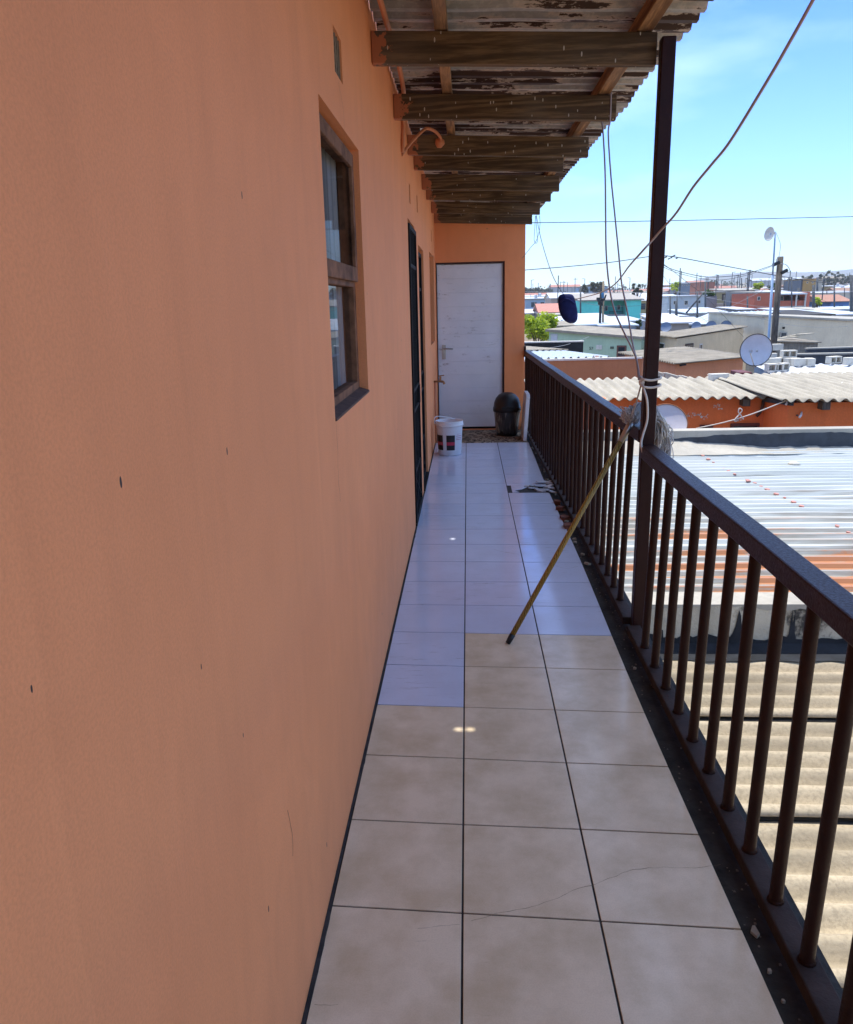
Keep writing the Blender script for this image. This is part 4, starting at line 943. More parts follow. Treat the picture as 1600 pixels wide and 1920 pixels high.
# ------------------------------------------------------------------ orange neighbour with wavy eave
OC = at(1433, 760, 15.2); OF = at(1505, 760, 14.1)
oh = thing('orange_house', 'orange house with a wavy fibre cement eave behind the far parapet', 'house', (OC.x, OC.y, GZ))
m_or2 = paint((0.82, 0.20, 0.06)); xl = 1.4; ow = [(xl, 15.2), (OC.x, 15.2), (OC.x + .02, 14.1), (15, 14.1), (15, 18.6), (xl, 18.6)]
m = MB(); m.prism(ow, GZ, -0.33); m.build('wall', m_or2, oh)
ZE = at(1329, 747, 14.9).z
m = MB(); m.corr((xl - .1, 14.9, ZE), (OC.x + .05, 14.9, ZE - 0.0), (OC.x + .05, 18.0, ZE + .10), (xl - .1, 18.0, ZE + .10), 0.205, 0.065, 'sine', nv=14, wob=.02)
m.build('roof_sheet', m_fibre_pale, oh, smooth=True, solid=0.008)
ZR = at(1530, 751, 13.8).z
m = MB(); m.corr((OC.x - .22, 13.8, ZR), (15.2, 13.8, ZR - .02), (15.2, 18.2, ZE + .13), (OC.x - .22, 18.2, ZE + .13), 0.205, 0.065, 'sine', nv=16, wob=.02)
m.build('roof_sheet', m_fibre_pale, oh, smooth=True, solid=0.008)
m = MB(); m.bar((OC.x - .05, 15.1, ZE - .06), (OC.x - .02, 13.85, ZR - .05), .05, .08); m.build('barge_board', m_grout, oh)
for (px, py, Y) in ((1394, 752, 15.2), (1541, 758, 14.1)):
    p = at(px, py, Y); m = MB(); m.box((p.x - .07, Y - .20, p.z - .075), (p.x + .07, Y - .001, p.z + .075)); m.build('rafter_end', m_polewood, oh, bev=.006)
for x0, x1, yt in ((1371, 1423, 794), (1313, 1336, 797)):
    a, b = at(x0, yt, 15.17), at(x1, yt + 20, 15.17)
    m = MB(); m.box((a.x, 15.15, b.z), (b.x, 15.199, a.z)); w = m.build('window', simple('dark_red_frame', (0.10, 0.025, 0.02), 0.6), oh, bev=.004)
    m = MB(); m.box((a.x + .05, 15.146, b.z + .05), (b.x - .05, 15.149, a.z - .05)); m.build('pane', m_glass, w)
m = MB(); m.tube(spline([at(1432, 742, 15.15), at(1431, 758, 15.15), at(1427, 771, 15.15), at(1419, 781, 15.15)], 5), .028, 8); m.build('drain_pipe', simple('dark_drain_pipe', (.07, .03, .02), .7), oh, smooth=True)
m = MB(); m.tube(spline([at(1436, 764, 15.1), at(1455, 770, 14.8), at(1480, 776, 14.3), at(1497, 779, 14.07)], 5), .014, 6); m.build('wall_cable', m_wire, oh)
for (px, py) in ((1503, 776), (1478, 752)):
    p = at(px, py, 14.08); m = MB(); m.tube([p + Vector((0, 0, .03)), p + Vector((-.04, -.08, -.02)), p + Vector((-.07, -.1, -.05))], .02, 8); m.build('outside_lamp', m_white_pl, oh, smooth=True)
m = MB(); r3 = random.Random(5)   # flaked paint specks
for k in range(70):
    px, py, sp = r3.choice([(1290, 779, 6), (1303, 777, 7), (1312, 778, 6), (1322, 781, 6), (1348, 764, 8), (1345, 762, 8), (1386, 787, 5)]); p = at(px + r3.gauss(0, sp * .6), py + r3.gauss(0, sp * .35), 15.196); s = r3.uniform(.004, .017) * (1.6 if k % 9 == 0 else 1)
    n = 7; m.add([(p.x + s * r3.uniform(.6, 1.2) * math.cos(2 * math.pi * i / n), 15.1965, p.z + s * r3.uniform(.5, 1.1) * math.sin(2 * math.pi * i / n)) for i in range(n)], [tuple(range(n))])
m.build('paint_flakes', m_whitewash, oh)
p0, p1 = at(1306, 803, 14.6), at(1477, 750, 13.95)
m = MB(); P = [p0.lerp(p1, t) - Vector((0, 0, .06 * math.sin(math.pi * t))) for t in [k / 16 for k in range(17)]]; m.tube(P, .011, 6)
k = at(1388, 776, 14.3); m.tube(spline([k, k + Vector((.03, -.01, .07)), k + Vector((-.02, 0, .10)), k + Vector((-.03, 0, .03)), k, k + Vector((.05, 0, -.07)), k + Vector((.07, 0, -.10))], 5), .010, 6)
m.tube(spline([k, k + Vector((-.05, 0, -.06)), k + Vector((-.09, 0, -.12)), k + Vector((-.05, 0, -.135))], 5), .012, 6)
m.build('washing_rope', m_cable_w, loc=p0, smooth=True, label='white washing rope with a knot strung in front of the orange wall', cat='rope')

def dish(c, r, face, mat, label, name='satellite_dish', cat='satellite dish', group=None, mast=None, arm=True, depth=0.16, rim=None, back=False):
    c = Vector(c); ax = Vector(face).normalized(); t = thing(name, label, cat, c if mast is None else Vector(mast), group)
    m = MB(); pr = [(r * k / 10, depth * r * ((k / 10) ** 2 - 1)) for k in range(11)]
    m.lathe(pr + [(r, .012)] + [(r * k / 10, depth * r * ((k / 10) ** 2 - 1) - .02) for k in range(10, -1, -1)], c, 40, axis=ax); m.build('reflector', mat, t, smooth=True)
    if rim:
        m = MB(); a1 = ax.orthogonal().normalized(); a2 = ax.cross(a1)
        m.tube([c + (a1 * math.cos(2 * math.pi * k / 40) + a2 * math.sin(2 * math.pi * k / 40)) * (r + .004) for k in range(41)], .011, 6); m.build('rim', rim, t, smooth=True)
    if arm:
        dn = (Vector((0, 0, -1)) - ax * (-ax.z)).normalized(); m = MB(); f = c + ax * r * .95 + dn * r * .15
        m.tube([c + dn * r * .98, f + dn * .05], .012, 6); m.obox(f, ax, dn, ax.cross(dn), .05, .03, .03); m.build('feed_arm', m_steel, t)
    if mast is not None:
        m = MB(); m.tube([mast, Vector(mast).lerp(c - ax * .1, .9), c - ax * .06], .022, 8); m.build('mast', m_steel, t)
    return t
c = at(1250, 793, 14.5)
dish(c, 0.375, (-.10, -.85, .5), m_lilac, 'lilac grey satellite dish with rusty rim beside the mop, in front of the orange wall', rim=m_rustrim, arm=False, mast=(c.x + .1, 15.19, c.z - .4))

# ------------------------------------------------------------------ brown walled shed with mixed roof
f0, f1 = at(1030, 680, 22.0), at(1203, 672, 22.3)
bs = thing('brown_shed', 'long brown plastered shed behind the rail with half tin, half fibre roof', 'shed', (f1.x - 3, 26, GZ))
xl = -6.0; zt0, zt1 = f0.z, f1.z
zb0 = at(1000, 651, 32).z
m = MB(); m.prism([(xl, 22.0), (f1.x, 22.2), (f1.x, 22.26), (xl, 22.06)], GZ, [zt0 - .001, zt1 - .001, zt1 - .001, zt0 - .001]); m.prism([(xl, 22.1), (f1.x - 1.2, 22.3), (f1.x - 2.8, 31.5), (xl, 31.5)], GZ, [zt0 - .05, zt0 - .05, zb0 - .14, zb0 - .14]); m.build('wall', paint((0.42, 0.18, 0.085)), bs)
m = MB(); m.corr((xl, 22.3, zt0 + .10), (f1.x - .85, 22.32, zt0 + .11), (f1.x - 1.7, 26.6, (zt0 + zb0) / 2 + .11), (xl, 26.6, (zt0 + zb0) / 2 + .11), .2, .04, 'ibr', nv=6); m.build('roof_sheet', m_tin, bs, solid=.004)
m = MB(); m.corr((xl, 26.4, (zt0 + zb0) / 2 + .14), (f1.x - 1.5, 26.4, (zt0 + zb0) / 2 + .14), (f1.x - 2.6, 31.8, zb0 + .05), (xl, 31.8, zb0 + .05), .2, .06, 'sine', nv=6); m.build('roof_sheet', m_fibre_grey, bs, solid=.008, smooth=True)
m = MB(); m.hexa([(xl, 21.97, zt0 - .0), (f1.x, 22.17, zt1), (f1.x, 22.32, zt1), (xl, 22.12, zt0), (xl, 21.97, zt0 + .05), (f1.x, 22.17, zt1 + .05), (f1.x, 22.32, zt1 + .05), (xl, 22.12, zt0 + .05)]); m.build('coping', m_whitewash, bs)
a, b = at(980, 641, 34), at(1094, 651, 34)
lw = thing('black_wall', 'low black bitumen wall with white capping behind the brown shed roof', 'wall', (a.x, 34, GZ))
m = MB(); m.box((-4, 34, GZ), (b.x, 34.25, at(1094, 641, 34).z)); m.build('wall', m_blackbit, lw)
zt = at(1094, 641, 34).z; m = MB(); m.box((-4, 33.97, zt), (b.x + .03, 34.28, zt + .05)); m.build('capping', m_whitewash, lw)

# ------------------------------------------------------------------ corner houses with one sloping roof
def corner_house(name, label, C, L, Rt, wallcol, leftcol, roofmat, over=0.25, drop=0.08, kind='sine', pitch=.2):
    """C, L, Rt: eave points (front corner, left end, right end)"""
    C, L, Rt = Vector(C), Vector(L), Vector(Rt); B = L + Rt - C
    t = thing(name, label, 'house', (C.x, C.y, GZ))
    q = [C, Rt, B, L]; cen = (C + B) / 2
    ins = [p + (cen - p) * (over / (cen - p).length) for p in q]
    m = MB(); m.prism([(p.x, p.y) for p in ins], GZ, [p.z - drop for p in ins]); m.build('wall', wallcol, t)
    m = MB(); m.corr(C, L, B, Rt, pitch, .06 if kind == 'sine' else .03, kind, nv=8); m.build('roof_sheet', roofmat, t, smooth=kind == 'sine', solid=.01)
    return t, ins
def wall_panel(t, ins_a, ins_b, u0, u1, z0, z1, frame, pane=None, name='window', out=0.03, ft=.06):
    a, b = Vector(ins_a), Vector(ins_b); a.z = b.z = 0; d = (b - a); n = Vector((d.y, -d.x, 0)).normalized(); 
    if n.y > 0: n = -n
    def P(u, z, w): q = a + d * u + n * w; return (q.x, q.y, z)
    m = MB(); m.hexa([P(u0, z0, .001), P(u1, z0, .001), P(u1, z0, out), P(u0, z0, out), P(u0, z1, .001), P(u1, z1, .001), P(u1, z1, out), P(u0, z1, out)])
    w = m.build(name, frame, t)
    if pane:
        du = ft / d.length
        m = MB(); m.hexa([P(u0 + du, z0 + ft, out + .001), P(u1 - du, z0 + ft, out + .001), P(u1 - du, z0 + ft, out + .008), P(u0 + du, z0 + ft, out + .008), P(u0 + du, z1 - ft, out + .001), P(u1 - du, z1 - ft, out + .001), P(u1 - du, z1 - ft, out + .008), P(u0 + du, z1 - ft, out + .008)]); m.build('pane', pane, w)
    return w
C = at_z(1267, 682, -0.42); L = at_z(1158, 661, -0.40); Rt = at_z(1414, 668, -0.36)
sh, ins = corner_house('salmon_house', 'salmon house with grey weathered fibre roof left of the big satellite dish', C, L, Rt, paint((0.66, 0.29, 0.15)), None, m_fibre_grey, .35, .06)
m = MB(); m.bar(ins[0] + Vector((.1, -.05, -.08)), ins[0] + Vector((.30, -.05, -.05)), .04, .05); m.build('gutter_bracket', m_blackbit, sh)
C = at_z(1266, 633, -0.35); L = at_z(1222, 627, -0.33); Rt = at_z(1404, 612, -0.12)
chh, ins = corner_house('cream_house', 'cream house with a shallow grey brown roof right of the post', C, L, Rt, paint((0.66, 0.52, 0.33)), None, m_fibre_grey, .35, .08)
wall_panel(chh, ins[0], ins[1], .12, .23, -1.35, -.72, m_iron, m_glass); wall_panel(chh, ins[0], ins[1], .32, .36, -1.2, -.80, m_whitewash, m_glass)
wall_panel(chh, ins[3], ins[0], .1, .45, -2.2, -.72, m_whitewash, m_glass)
# green house
gl, gr_ = at(1030, 622, 44.0), at(1203, 636, 41.5)
gh = thing('green_house', 'pale green house with brown framed window left of the post', 'house', (gl.x, gl.y, GZ))
dl = (gr_ - gl); nb = Vector((-dl.y, dl.x, 0)).normalized()
if nb.y < 0: nb = -nb
q = [Vector((gl.x, gl.y, 0)), Vector((gr_.x, gr_.y, 0))]; q += [q[1] + nb * 4.5, q[0] + nb * 4.5]
m = MB(); m.prism([(p.x, p.y) for p in q], GZ, [gl.z, gr_.z, gr_.z + .05, gl.z + .05]); m.build('wall', paint((0.42, 0.55, 0.39)), gh)
e = -nb * .18 - dl.normalized() * .15
m = MB(); m.plate([q[0] + e + Vector((0, 0, gl.z + .14)), q[1] - nb * .18 + dl.normalized() * .1 + Vector((0, 0, gr_.z + .14)), q[2] + nb * .1 + Vector((0, 0, gr_.z + .20)), q[3] + nb * .1 + Vector((0, 0, gl.z + .20))], .13); m.build('roof', m_fibre_grey, gh)
Lq = dl.length
def gu(px): # fraction along the green wall under a pixel column
    d = ray(px, 650); best = 0
    lo, hi = 0.0, 1.0
    for _ in range(40):
        mid = (lo + hi) / 2; P = gl.lerp(gr_, mid)
        if pxof((P.x, P.y, P.z))[0] < px: lo = mid
        else: hi = mid
    return lo
def gzz(px, py): P = gl.lerp(gr_, gu(px)); return at(px, py, P.y).z
brown_fr = simple('red_brown_frame', (0.14, 0.055, 0.04), 0.7)
wall_panel(gh, q[0], q[1], gu(1158), gu(1176), gzz(1167, 670), gzz(1167, 647.5), brown_fr, m_glass, ft=.09)
wall_panel(gh, q[0], q[1], gu(1119), gu(1130), gzz(1125, 655), gzz(1125, 647), m_whitewash, None, 'notice_board')
for k in range(3): wall_panel(gh, q[0], q[1], gu(1146 + k * 2.3), gu(1147.2 + k * 2.3), gzz(1148, 654), gzz(1148, 649.5), m_grout, None, 'air_brick')
wall_panel(gh, q[0], q[1], gu(1034), gu(1046), gzz(1040, 642), gzz(1040, 626), paint((0.5, 0.52, 0.55)), None, 'faded_panel', .02)
def lettering(text, name, parent, pos, ex, h, mat):
    cu = bpy.data.curves.new(name, 'FONT'); cu.body = text; cu.size = h * 1.35; cu.extrude = .004
    to = bpy.data.objects.new(name, cu); col.objects.link(to); bpy.context.view_layer.update()
    me = bpy.data.meshes.new_from_object(to.evaluated_get(bpy.context.evaluated_depsgraph_get())); bpy.data.objects.remove(to)
    ex = Vector(ex).normalized(); ez = Vector((0, 0, 1)); ey = ex.cross(ez); base = BASE[parent.name]
    M = Matrix((( ex.x, ez.x, ey.x), (ex.y, ez.y, ey.y), (ex.z, ez.z, ey.z)))
    for v in me.vertices: v.co = M @ v.co + Vector(pos) - base
    me.materials.clear(); me.materials.append(mat); o = bpy.data.objects.new(name, me); col.objects.link(o); o.parent = parent; BASE[o.name] = base; return o
u = gu(1106); pz = gzz(1106, 655.5); P = q[0].lerp(q[1], u) - nb * .012; P.z = pz
lettering('57', 'house_number', gh, P, dl.normalized(), .17, m_blackbit)

# ------------------------------------------------------------------ concrete slab fence
fc = thing('slab_fence', 'stepped precast concrete slab fence behind the wavy eave', 'fence', at(1270, 720, 19))
pts = [at(1222, 697, 23.0), at(1248, 703, 21.6), at(1277, 708, 20.3), at(1307, 714.5, 19.0), at(1330, 720, 18.7)]
for i in range(4):
    a, b = pts[i], pts[i + 1]; d = (b - a); d.z = 0; d.normalize(); zt = (a.z + b.z) / 2 + .05
    m = MB(); a2, b2 = a + d * .06, b - d * .06; m.bar((a2.x, a2.y, (zt + GZ) / 2), (b2.x, b2.y, (zt + GZ) / 2), .05, zt - GZ); m.build('panel', m_concrete, fc, bev=.008)
    m = MB(); m.box((b.x - .06, b.y - .07, GZ), (b.x + .06, b.y + .07, zt + .03)); m.build('fence_post', m_concrete, fc, bev=.008)

# ------------------------------------------------------------------ white roofed house, cement blocks, the big dish
zW = -0.30
FL, NL = at_z(1415, 683, zW), at_z(1469, 713, zW); BR = at_z(1620, 684, zW - .02); FR = BR + (NL - FL)
wh = thing('white_roof_house', 'house with a dazzling white metal roof held down by cement blocks', 'house', (NL.x + 2, NL.y + 2, GZ))
m = MB(); ins = [NL + Vector((.12, .1, 0)), FR + Vector((3, .1, 0)), BR + Vector((3, -.1, 0)), FL + Vector((.12, -.1, 0))]
m.prism([(p.x, p.y) for p in ins], GZ, [zW - .06] * 4); m.build('wall', paint((0.45, 0.43, 0.4)), wh)
m = MB(); m.corr(NL, FR + Vector((3, 0, 0)), BR + Vector((3, 0, 0)), FL, .3, .03, 'ibr', nv=8, wob=.02); m.build('roof_sheet', m_white_sheet, wh, solid=.004)
m = MB(); m.corr(FL + Vector((.02, 0, -1.4)), NL + Vector((.02, 0, -1.4)), NL + Vector((.02, 0, -.03)), FL + Vector((.02, 0, -.03)), .11, .025, 'sine', nv=2); m.build('side_cladding', m_blue_tin, wh, solid=.004)
def cblock(p, rot, rz_=0.0, flat=False):
    m = MB(); L, W, H = .39, .19, .19; wl = .032
    segs = [(-L / 2, -L / 2 + wl), (-wl / 2, wl / 2), (L / 2 - wl, L / 2)]
    # cores open on the front and back faces
    m.box((-L / 2, -W / 2, 0), (L / 2, W / 2, wl)); m.box((-L / 2, -W / 2, H - wl), (L / 2, W / 2, H))
    for a, b in segs: m.box((a, -W / 2 + .001, wl), (b, W / 2 - .001, H - wl))
    m.box((-L / 2 + wl, W / 2 - .03, wl), (L / 2 - wl, W / 2 - .002, H - wl))
    M = Matrix.Rotation(rot, 3, 'Z') @ Matrix.Rotation(rz_, 3, 'X')
    if flat: M = Matrix.Rotation(rot, 3, 'Z') @ Matrix.Rotation(R(90), 3, 'X')
    q = [M @ v for v in m.v]; lo = min(v.z for v in q); m.v = [v + Vector(p) - Vector((0, 0, lo)) for v in q]; return m
BL = [(1426, 682, 0, .15, 0, 'grey cement block closest to the big dish on the white roof'),
      (1441, 674, 0, -.35, 1, 'cement block lying face down at the back left of the white roof pile'),
      (1450, 668, .19, .08, 1, 'topmost flat cement block behind the pile, right of the big dish'),
      (1446, 684, 0, -.2, 1, 'cement block lying flat in the middle of the white roof pile'),
      (1477, 683, .19, -.15, 0, 'hollow cement block perched highest on the pile, its two holes facing out'),
      (1465, 683, 0, .5, 0, 'cement block turned aslant under the topmost hollow block'),
      (1480, 684, 0, .1, 1, 'cement block directly below the highest block of the pile'),
      (1495, 685, 0, -.1, 1, 'cement block second from the right end of the pile'),
      (1511, 685, 0, 1.2, 1, 'cement block at the right end of the white roof pile'),
      (1451, 696, 0, -.08, 0, 'hollow cement block front left of the pile with dark openings'),
      (1464, 695, 0, .25, 0, 'hollow cement block at the front of the pile, right of its twin'),
      (1563, 681, 0, .2, 0, 'lone hollow cement block on the white roof right of the pile'),
      (1593, 683, 0, -.1, 1, 'solid looking cement block farthest right on the white roof')]
for px, py, dz, rot, flat, lab in BL:
    p = at_z(px, py, zW + .02); p.z = zW + .018 + dz
    cblock(p, rot + .2, 0, bool(flat)).build('cement_block', m_block, loc=p, label=lab, cat='cement block', group='cement blocks weighing down the white roof', bev=.006)
p = at(1343, 716, 17.6); cblock(p, .2, 0, True).build('cement_block', m_whitewash, loc=p, label='whitish cement block on the back edge of the wavy fibre roof', cat='cement block', bev=.006)
c = at(1418, 656, 21.0)
dish(c, .405, (-.62, -.78, .13), m_dish, 'big pale grey satellite dish beside the pile of cement blocks', mast=(c.x + .15, c.y + .35, zW), rim=m_grout, depth=.22)
a, b = at(1388, 698, 19.2), at(1410, 712, 19.2)
m = MB(); m.box((a.x, 19.2, b.z - .6), (b.x, 19.9, a.z)); m.build('maroon_tank', simple('maroon_box_paint', (.10, .02, .02), .6), loc=(a.x, 19.2, b.z - .6), bev=.02, label='small maroon box standing below the big satellite dish', cat='box')

# dark walls on the right
for i, (x0, x1, yt0, yt1, Y, lab) in enumerate(((1515, 1640, 655, 645, 31.0, 'farther of two dark block walls below the long cream building'), (1494, 1640, 666, 659, 26.5, 'nearer dark block wall just behind the white metal roof'))):
    a, b = at(x0, yt0, Y), at(x1, yt1, Y); t = thing('dark_wall', lab, 'wall', (a.x, Y, GZ))
    m = MB(); m.prism([(a.x, Y), (b.x + 6, Y - 1), (b.x + 6, Y - .8), (a.x, Y + .2)], GZ, [a.z, b.z, b.z, a.z]); m.build('wall', m_bitumen_shade, t)
    m = MB(); m.prism([(a.x - .03, Y - .03), (b.x + 6, Y - 1.03), (b.x + 6, Y - .77), (a.x - .03, Y + .23)], [a.z + .001, b.z + .001, b.z + .001, a.z + .001], [a.z + .05, b.z + .05, b.z + .05, a.z + .05]); m.build('coping', m_concrete, t)

# ------------------------------------------------------------------ mid-distance buildings
def front_box(name, label, x0, x1, yt, Y, depth, wallmat, cat='house', zb=None, ztr=None):
    a = at(x0, yt, Y); b = at(x1, yt, Y); zt = (a.z + b.z) / 2; g = gz(a.x, Y) - .3 if zb is None else zb
    t = thing(name, label, cat, ((a.x + b.x) / 2, Y, g))
    m = MB(); m.box((a.x, Y, g), (b.x, Y + depth, zt)); m.build('wall', wallmat, t); t['_'] = 0; del t['_']
    return t, a.x, b.x, zt
def fwin(t, x0, x1, y0, y1, Y, frame=None, pane=None, name='window', out=.04):
    a, b = at(x0, y0, Y), at(x1, y1, Y); ft = min(.08, (b.x - a.x) * .15)
    m = MB(); m.box((a.x, Y - out, b.z), (b.x, Y - .002, a.z)); w = m.build(name, frame or m_whitewash, t)
    if name == 'window' or pane:
        m = MB(); m.box((a.x + ft, Y - out - .012, b.z + ft), (b.x - ft, Y - out - .002, a.z - ft)); m.build('pane', pane or m_farwin, w)
    return w
def slab_roof(t, x0, x1, Y0, Y1, z0, z1, mat, th=.12, over=.2, name='roof'):
    m = MB(); m.plate([(x0 - over, Y0 - over, z0), (x1 + over, Y0 - over, z0), (x1 + over, Y1 + over, z1), (x0 - over, Y1 + over, z1)], th); return m.build(name, mat, t)
def gable(t, x0, x1, Y0, Y1, z, h, mat, over=.25, along='x'):
    m = MB()
    if along == 'x':
        ym = (Y0 + Y1) / 2
        m.plate([(x0 - over, Y0 - over, z), (x1 + over, Y0 - over, z), (x1 + over, ym, z + h), (x0 - over, ym, z + h)], .08); m.plate([(x0 - over, ym, z + h), (x1 + over, ym, z + h), (x1 + over, Y1 + over, z), (x0 - over, Y1 + over, z)], .08)
        for x in (x0, x1): m.add([(x, Y0, z - .02), (x, Y1, z - .02), (x, ym, z + h - .08)], [(0, 1, 2)])
    else:
        xm = (x0 + x1) / 2
        m.plate([(x0 - over, Y0 - over, z), (xm, Y0 - over, z + h), (xm, Y1 + over, z + h), (x0 - over, Y1 + over, z)], .08); m.plate([(xm, Y0 - over, z + h), (x1 + over, Y0 - over, z), (x1 + over, Y1 + over, z), (xm, Y1 + over, z + h)], .08)
        m.add([(x0, Y0, z - .02), (x1, Y0, z - .02), (xm, Y0, z + h - .08)], [(0, 1, 2)])
    return m.build('roof', mat, t)

TEAL = paint((0.16, 0.70, 0.60)); Y = 95.0
th_, xa, xb, zt = front_box('teal_house', 'bright turquoise two storey house with a recessed balcony', 1124, 1176, 563, Y + 2.5, 8, TEAL)
a, b = at(1090, 563.5, Y), at(1125, 603, Y); m = MB(); m.box((a.x, Y, gz(0, Y)), (b.x, Y + 10, a.z)); m.build('side_block', TEAL, th_)
a2, b2 = at(1175.5, 561.5, Y), at(1201, 603, Y); m = MB(); m.box((a2.x, Y, gz(0, Y)), (b2.x, Y + 10, a2.z)); m.build('side_block', TEAL, th_)
p, q_ = at(1125, 590, Y + .4), at(1175, 603, Y); m = MB(); m.box((p.x, Y + .4, gz(0, Y)), (q_.x, Y + 2.48, p.z)); m.build('balcony', paint((.42, .41, .38)), th_)
for x in (1143, 1149, 1155, 1161, 1167):
    pass
r0_, r1_ = at(1143, 583.5, Y + .5), at(1168, 590, Y + .5); m = MB(); m.box((r0_.x, Y + .45, r0_.z - .05), (r1_.x, Y + .5, r0_.z))
k = r0_.x
while k < r1_.x: m.box((k, Y + .46, p.z), (k + .03, Y + .49, r0_.z - .05)); k += .16
m.build('balcony_railing', m_blackiron, th_)
for w in ((1134, 1140, 573, 583), (1157.5, 1163.5, 571.5, 581)): fwin(th_, *w, Y + 2.5)
fwin(th_, 1167, 1175, 572.5, 594, Y + 2.5, m_door_dark, name='door'); fwin(th_, 1132, 1148, 593, 602, Y + .4, paint((.3, .3, .28)), name='garage_door'); fwin(th_, 1168, 1174, 595, 603, Y + .4, m_void, name='doorway')
m = MB(); zr = at(1150, 549, Y + 9).z; m.plate([(a.x - .3, Y - .3, a.z + .05), (b2.x + .3, Y - .3, a.z + .05), (b2.x + .3, Y + 10, zr), (a.x - .3, Y + 10, zr)], .14); m.build('roof', simple('brown_grey_roof', (.27, .245, .21), .8), th_)

Y = 108.0
t, xa, xb, zt = front_box('grey_house', 'plain light grey two storey house with dark windows right of the post', 1253, 1323, 555.5, Y, 9, paint((.50, .54, .56)))
for w in ((1263, 1269, 563.5, 571), (1283.5, 1290.5, 563, 572), (1309.5, 1314, 562.5, 569)): fwin(t, *w, Y)
slab_roof(t, xa, xb, Y, Y + 9, zt + .12, zt + .2, m_white_sheet)
s0 = at(1323.5, 556, Y); s1 = at(1341, 558, Y + 5); m = MB(); m.prism([(s0.x, Y + .01), (s1.x, Y + 4), (s1.x, Y + 9), (s0.x, Y + 9)], gz(s0.x, Y), s0.z); m.build('side_wing', paint((.27, .25, .25)), t)
Y = 128.0
t, xa, xb, zt = front_box('flats_block', 'long grey block of flats with a dark base left of the red house', 1362, 1421, 545, Y, 9, paint((.33, .33, .33)))
a = at(1362, 575, Y - .1); m = MB(); m.box((xa, Y - 1.2, gz(xa, Y)), (xb, Y - .01, at(1362, 573.5, Y).z)); m.build('base_wall', m_bitumen_shade, t)
fwin(t, 1410, 1414, 551, 556, Y); slab_roof(t, xa, xb, Y, Y + 9, zt + .14, zt + .5, m_concrete)
t, xa, xb, zt = front_box('yellowish_house', 'dull yellow house with dark doorway beside the long grey flats', 1343, 1361, 547, 122.0, 7, paint((.36, .31, .17)))
fwin(t, 1354.5, 1360, 551, 563.5, 122.0, m_door_dark, name='door'); slab_roof(t, xa, xb, 122, 129, zt + .1, zt + .2, m_concrete)
m = MB(); p, q_ = at(1338, 569, 119), at(1362, 575.5, 119); m.box((p.x, 119, gz(p.x, 119)), (q_.x, 121.9, p.z)); m.build('porch', m_concrete, t)

RED = paint((.52, .15, .09)); Y = 106.0
t, xa, xb, zt = front_box('red_house', 'brick red two storey house with white columned balcony behind the timber pole', 1416, 1463, 549, Y, 9, RED)
a, b = at(1462.5, 551, Y + 2), at(1513, 580, Y + 2); m = MB(); m.box((a.x, Y + 2, gz(a.x, Y)), (b.x, Y + 9, a.z)); m.build('recessed_wall', paint((.30, .085, .055)), t)
c0, c1 = at(1512.5, 547, Y), at(1523, 580, Y); m = MB(); m.prism([(c0.x, Y), (c1.x, Y + 1.0), (c1.x, Y + 9), (c0.x, Y + 9)], gz(c0.x, Y), c0.z); m.build('side_wall', RED, t)
p, q_ = at(1463, 564, Y), at(1512, 573, Y); m = MB(); m.box((p.x, Y, q_.z), (q_.x, Y + .15, p.z)); m.build('balcony_front', RED, t)
m = MB(); m.box((p.x, Y - .02, q_.z - .22), (q_.x, Y + 1.98, q_.z - .001)); m.build('balcony_slab', m_whitewash, t)
for px in (1494, 1511):
    u0, u1 = at(px, 551.5, Y - .1), at(px, 581, Y - .1); m = MB(); m.tube([(u0.x, Y - .22, gz(u0.x, Y)), (u0.x, Y - .22, u0.z)], .11, 8); m.build('column', m_whitewash, t)
for w in ((1420.5, 1426, 556, 563),): fwin(t, *w, Y)
for w in ((1463, 1469.5, 554.5, 563.5), (1493, 1501, 553.5, 562.5)): fwin(t, *w, Y + 2)
fwin(t, 1472, 1480, 554.5, 573, Y + 2, m_door_dark, name='door'); fwin(t, 1491, 1499, 576, 581, Y + 2, m_void, name='doorway')
u0 = at(1462, 550.5, Y); u1 = at(1512, 546.5, Y); m = MB(); m.plate([(u0.x, Y - .5, u0.z), (u1.x, Y - .5, u0.z), (u1.x, Y + 9, u0.z + .5), (u0.x, Y + 9, u0.z + .5)], .16); m.build('balcony_roof', m_white_sheet, t)
slab_roof(t, xa, xb, Y, Y + 9, zt + .1, zt + .3, m_concrete, over=.05)
Y = 118.0
t, xa, xb, zt = front_box('blue_cottage', 'bright blue cottage under a brown tiled roof at the right edge', 1559, 1593, 564.5, Y, 9, paint((.10, .22, .48)))
gable(t, xa - 1, xb, Y, Y + 9, zt, .95, simple('brown_roof_tile', (.30, .15, .10), .85), .4); fwin(t, 1574, 1580, 573, 578, Y, m_void, name='doorway')
t, xa, xb, zt = front_box('cream_hall', 'long low cream hall with pale roof behind the blue cottage', 1533, 1625, 549, 165.0, 12, paint((.52, .48, .40)), 'hall'); slab_roof(t, xa, xb, 165, 177, zt + .15, zt + .5, m_white_sheet)
t, xa, xb, zt = front_box('ochre_block', 'square ochre three storey block on the skyline right of the timber pole', 1509, 1531, 523, 230.0, 14, paint((.42, .25, .08)), 'flats'); slab_roof(t, xa, xb, 230, 244, zt + .2, zt + .2, m_fibre_grey)
a = at(1503, 525, 231); m = MB(); m.box((a.x, 231, gz(a.x, 230)), (xa - .01, 243, a.z)); m.build('left_face', paint((.10, .12, .15)), t)  # left face of the block, built as its own darker box
fwin(t, 1513, 1516, 528, 531, 230.0); fwin(t, 1523, 1526, 528, 531, 230.0)
